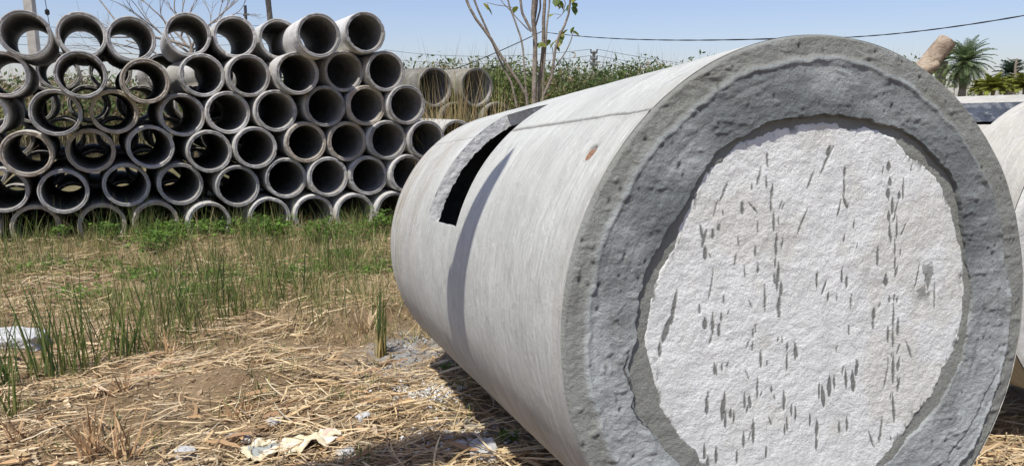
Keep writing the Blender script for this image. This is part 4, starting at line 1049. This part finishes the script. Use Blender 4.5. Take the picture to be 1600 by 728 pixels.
for i, (px, py, n, h) in enumerate([(372, 652, 12, .17), (195, 612, 9, .15), (140, 712, 16, .26), (192, 716, 10, .24), (570, 512, 16, .24), (268, 560, 5, .2), (30, 690, 8, .2)]):
    clump('dry_stubble', px, py, n * 2, h * 1.15, .025, .011 if i != 4 else .02, DRY if i != 4 else [(.62, .47, .28), (.70, .55, .36)], ['brown fan of cut dry stalks right of the sandy mound', 'small tuft of pale cut stalks above the brown stalks', 'large brown dry stalk tuft near the bottom left', 'dry stalk tuft just right of the large bottom left one', 'pale fanned dry leaves near the pipe beside the tall sedge', 'thin pale upright stalks in the middle of the straw', 'dry stalk tuft in the bottom left corner'][i], 'dry plant', .85, .5, 'cut dry plant tufts', STRAW)
SEDGE_L = ['tall green sedge tuft at the left edge above the rubble block', 'green sedge tuft crossing the white rubble block', 'dense green sedge tuft right of the white rubble block', 'broad bladed green sedge tuft left of centre', 'thin dark sedge stalks in the left middle distance', 'green sedge tuft below the brown rimmed lowest pipes', 'upright sedge tuft in the centre of the plot', 'sedge tuft in front of the lowest right pipes', 'sedge tuft close to the far end of the white pipe', 'lone curved sedge stalk beside the fan of stalks', 'leaning sedge tuft at the lower left edge', 'sedge tuft halfway between stack and sandy mound']
for i, (px, py, n, h, sd) in enumerate([(12, 605, 34, .52, .04), (68, 590, 26, .7, .06), (118, 585, 52, .74, .08), (195, 560, 46, .70, .09), (250, 500, 22, .62, .08), (290, 520, 26, .62, .07), (370, 500, 30, .62, .08), (450, 470, 26, .6, .1), (540, 430, 22, .55, .08), (460, 610, 3, .5, .01), (20, 650, 12, .35, .03), (340, 470, 26, .62, .1)]):
    clump('sedge_clump', px, py, n, h * 1.1, sd, .0105, SG, SEDGE_L[i], 'sedge', .30, .6, 'green sedge tufts')

# ------------------------------------------------------------ rubble, paper
def rock(name, px, py, size, label, seed, fine=False, mat=STONE, group='loose stones', rotz=0., sharp=1.0):
    x, y, z = gpt(px, py); n1, n2 = (90, 50) if fine else (26, 16)
    A, B = np.meshgrid(np.linspace(0, 2 * np.pi, n1, endpoint=False), np.linspace(.0, np.pi, n2), indexing='ij')
    d = np.stack([np.cos(A) * np.sin(B), np.sin(A) * np.sin(B), np.cos(B)], -1)
    cube = d / (np.abs(d) ** 5).sum(-1, keepdims=True) ** .2
    if fine: cube = d / (np.abs(d) ** 9).sum(-1, keepdims=True) ** .111
    r = 1 + (.10 if fine else .22) * fbm(d[..., 0] * 2, d[..., 1] * 2, d[..., 2] * 2, oct=4, seed=seed)
    P = cube * r[..., None] * np.array(size) * .5
    c_, s_ = math.cos(rotz), math.sin(rotz); P = P @ np.array([[c_, s_, 0], [-s_, c_, 0], [0, 0, 1]])
    return ob(name, mesh(name, P.reshape(-1, 3), gridF(n1, n2, True)[:, ::-1], mat, False), label=label, cat='stone', group=group, loc=(x, y, z + size[2] * .28))
rock('rubble_block', 14, 542, (.50, .26, .17), 'large flat white rubble block at the left edge', 5, rotz=.1, fine=True)
for i, (px, py, s) in enumerate([(290, 714, .055), (362, 688, .05), (385, 690, .035), (428, 660, .045), (567, 652, .045), (455, 690, .03), (508, 700, .04), (540, 712, .05), (755, 712, .10), (720, 700, .05), (700, 690, .04), (800, 690, .05), (270, 458, .03), (630, 372, .05)]):
    rock('stone', px, py, (s * 1.5, s * 1.1, s * .8), ['pale stone at the bottom, right of the dry stalk tufts', 'white stone left of the brown fan of stalks', 'small white stone touching the paper sack', 'small pale stone above the paper sack', 'white stone in the straw left of the lime lumps', 'tiny pale stone on the near side of the sack', 'small stone right of the paper sack', 'flat stone at the bottom edge beside the shadow', 'largest pale lump lying in the shadow at the bottom', 'pale lump in the shadow, above the largest one', 'small pale lump in the shadow near the straw', 'pale lump in the shadow close to the pipe', 'tiny white chip in the dry grass', 'pale stone far off by the end of the white pipe'][i], 70 + i * 3, rotz=i)
# heap of lime crumbs = uncountable
mb = MB(); n = 420
cx = np.concatenate([rng.normal(-.50, .10, n), rng.normal(-.12, .16, 260), rng.normal(-.75, .16, 160)]); cy = np.concatenate([rng.normal(4.02, .13, n), rng.normal(3.45, .14, 260), rng.normal(5.0, .2, 160)])
gg = [gpt(665, 615), gpt(740, 690), gpt(650, 545)]
cx = np.concatenate([rng.normal(gg[0][0], .11, n), rng.normal(gg[1][0], .16, 260), rng.normal(gg[2][0], .12, 160)]); cy = np.concatenate([rng.normal(gg[0][1], .13, n), rng.normal(gg[1][1], .13, 260), rng.normal(gg[2][1], .2, 160)])
for i in range(len(cx)):
    s = random.uniform(.004, .016) * (1.3 if i % 9 == 0 else 1); q = rng.normal(size=(3, 3)); Q, _ = np.linalg.qr(q)
    P = np.array([(1, 0, 0), (-1, 0, 0), (0, 1, 0), (0, -1, 0), (0, 0, .8), (0, 0, -.8)]) * s * rng.uniform(.7, 1.2, (6, 1))
    mb.add(P @ Q + [cx[i], cy[i], float(ground_z(cx[i], cy[i])) + s * .6], [(0, 2, 4), (2, 1, 4), (1, 3, 4), (3, 0, 4), (2, 0, 5), (1, 2, 5), (3, 1, 5), (0, 3, 5)], np.array((.70, .70, .68)) * random.uniform(.6, 1.1) if i < 680 else (.36, .37, .37))
ob('lime_crumbs', mb.build('lime_crumbs', WOODC, False), label='white lime and mortar crumbs scattered on the straw beside the pipe', cat='rubble', kind='stuff')
# soil clods
mb = MB(); n = 900
yy = 2.7 + 7 * rng.uniform(0, 1, n) ** 1.3; xx = rng.uniform(-.75, .05, n) * yy
for i in range(n):
    s = random.uniform(.006, .028); Q, _ = np.linalg.qr(rng.normal(size=(3, 3)))
    P = np.array([(1, 0, 0), (-1, 0, 0), (0, 1, 0), (0, -1, 0), (0, 0, .8), (0, 0, -.8)]) * s * rng.uniform(.7, 1.2, (6, 1))
    mb.add(P @ Q + [xx[i], yy[i], float(ground_z(xx[i], yy[i])) + s * .2], [(0, 2, 4), (2, 1, 4), (1, 3, 4), (3, 0, 4), (2, 0, 5), (1, 2, 5), (3, 1, 5), (0, 3, 5)], np.array((.36, .26, .16)) * random.uniform(.6, 1.15))
ob('soil_clods', mb.build('soil_clods', WOODC, False), label='small brown soil clods scattered over the plot', cat='soil', kind='stuff')
# crumpled paper sack
x, y, z = gpt(452, 705)
nu, nv = 60, 36; A, B = np.meshgrid(np.linspace(-.5, .5, nu), np.linspace(-.5, .5, nv), indexing='ij')
hx = A * .40 * (1 + .15 * vn(B * 5, A * 2, seed=3)); hy = B * .20 * (1 + .25 * vn(A * 4, B * 2, seed=7)) + .03 * np.sin(A * 5)
hz = .022 + .022 * np.abs(fbm(A * 5, B * 5, oct=4, seed=11, gain=.55)) + .03 * np.exp(-((A - .3) / .15) ** 2)
hz = np.maximum(hz, 0) 
V = np.stack([hx + .0, hy, hz + ground_z(x + hx, y + hy) - z], -1).reshape(-1, 3)
pr = np.ones((nu * nv, 3)) * (.62, .55, .38)
pa = vn(A.ravel() * 6, B.ravel() * 4, seed=30); pr[(A.ravel() < -.12) & (np.abs(B.ravel()) < .28) & (A.ravel() > -.4)] = (.30, .32, .30)
pr[(pa > .45)] = (.70, .62, .50); pr[(A.ravel() > .3) & (B.ravel() > .2) & (A.ravel() < .42)] = (.60, .42, .34)
sk = ob('paper_sack', mesh('paper_sack', V, gridF(nu, nv), WOODC, True, pr), label='crumpled yellowish paper sack lying on the straw at the bottom', cat='paper sack', loc=(x, y, z))
sk.modifiers.new('thickness', 'SOLIDIFY').thickness = .003
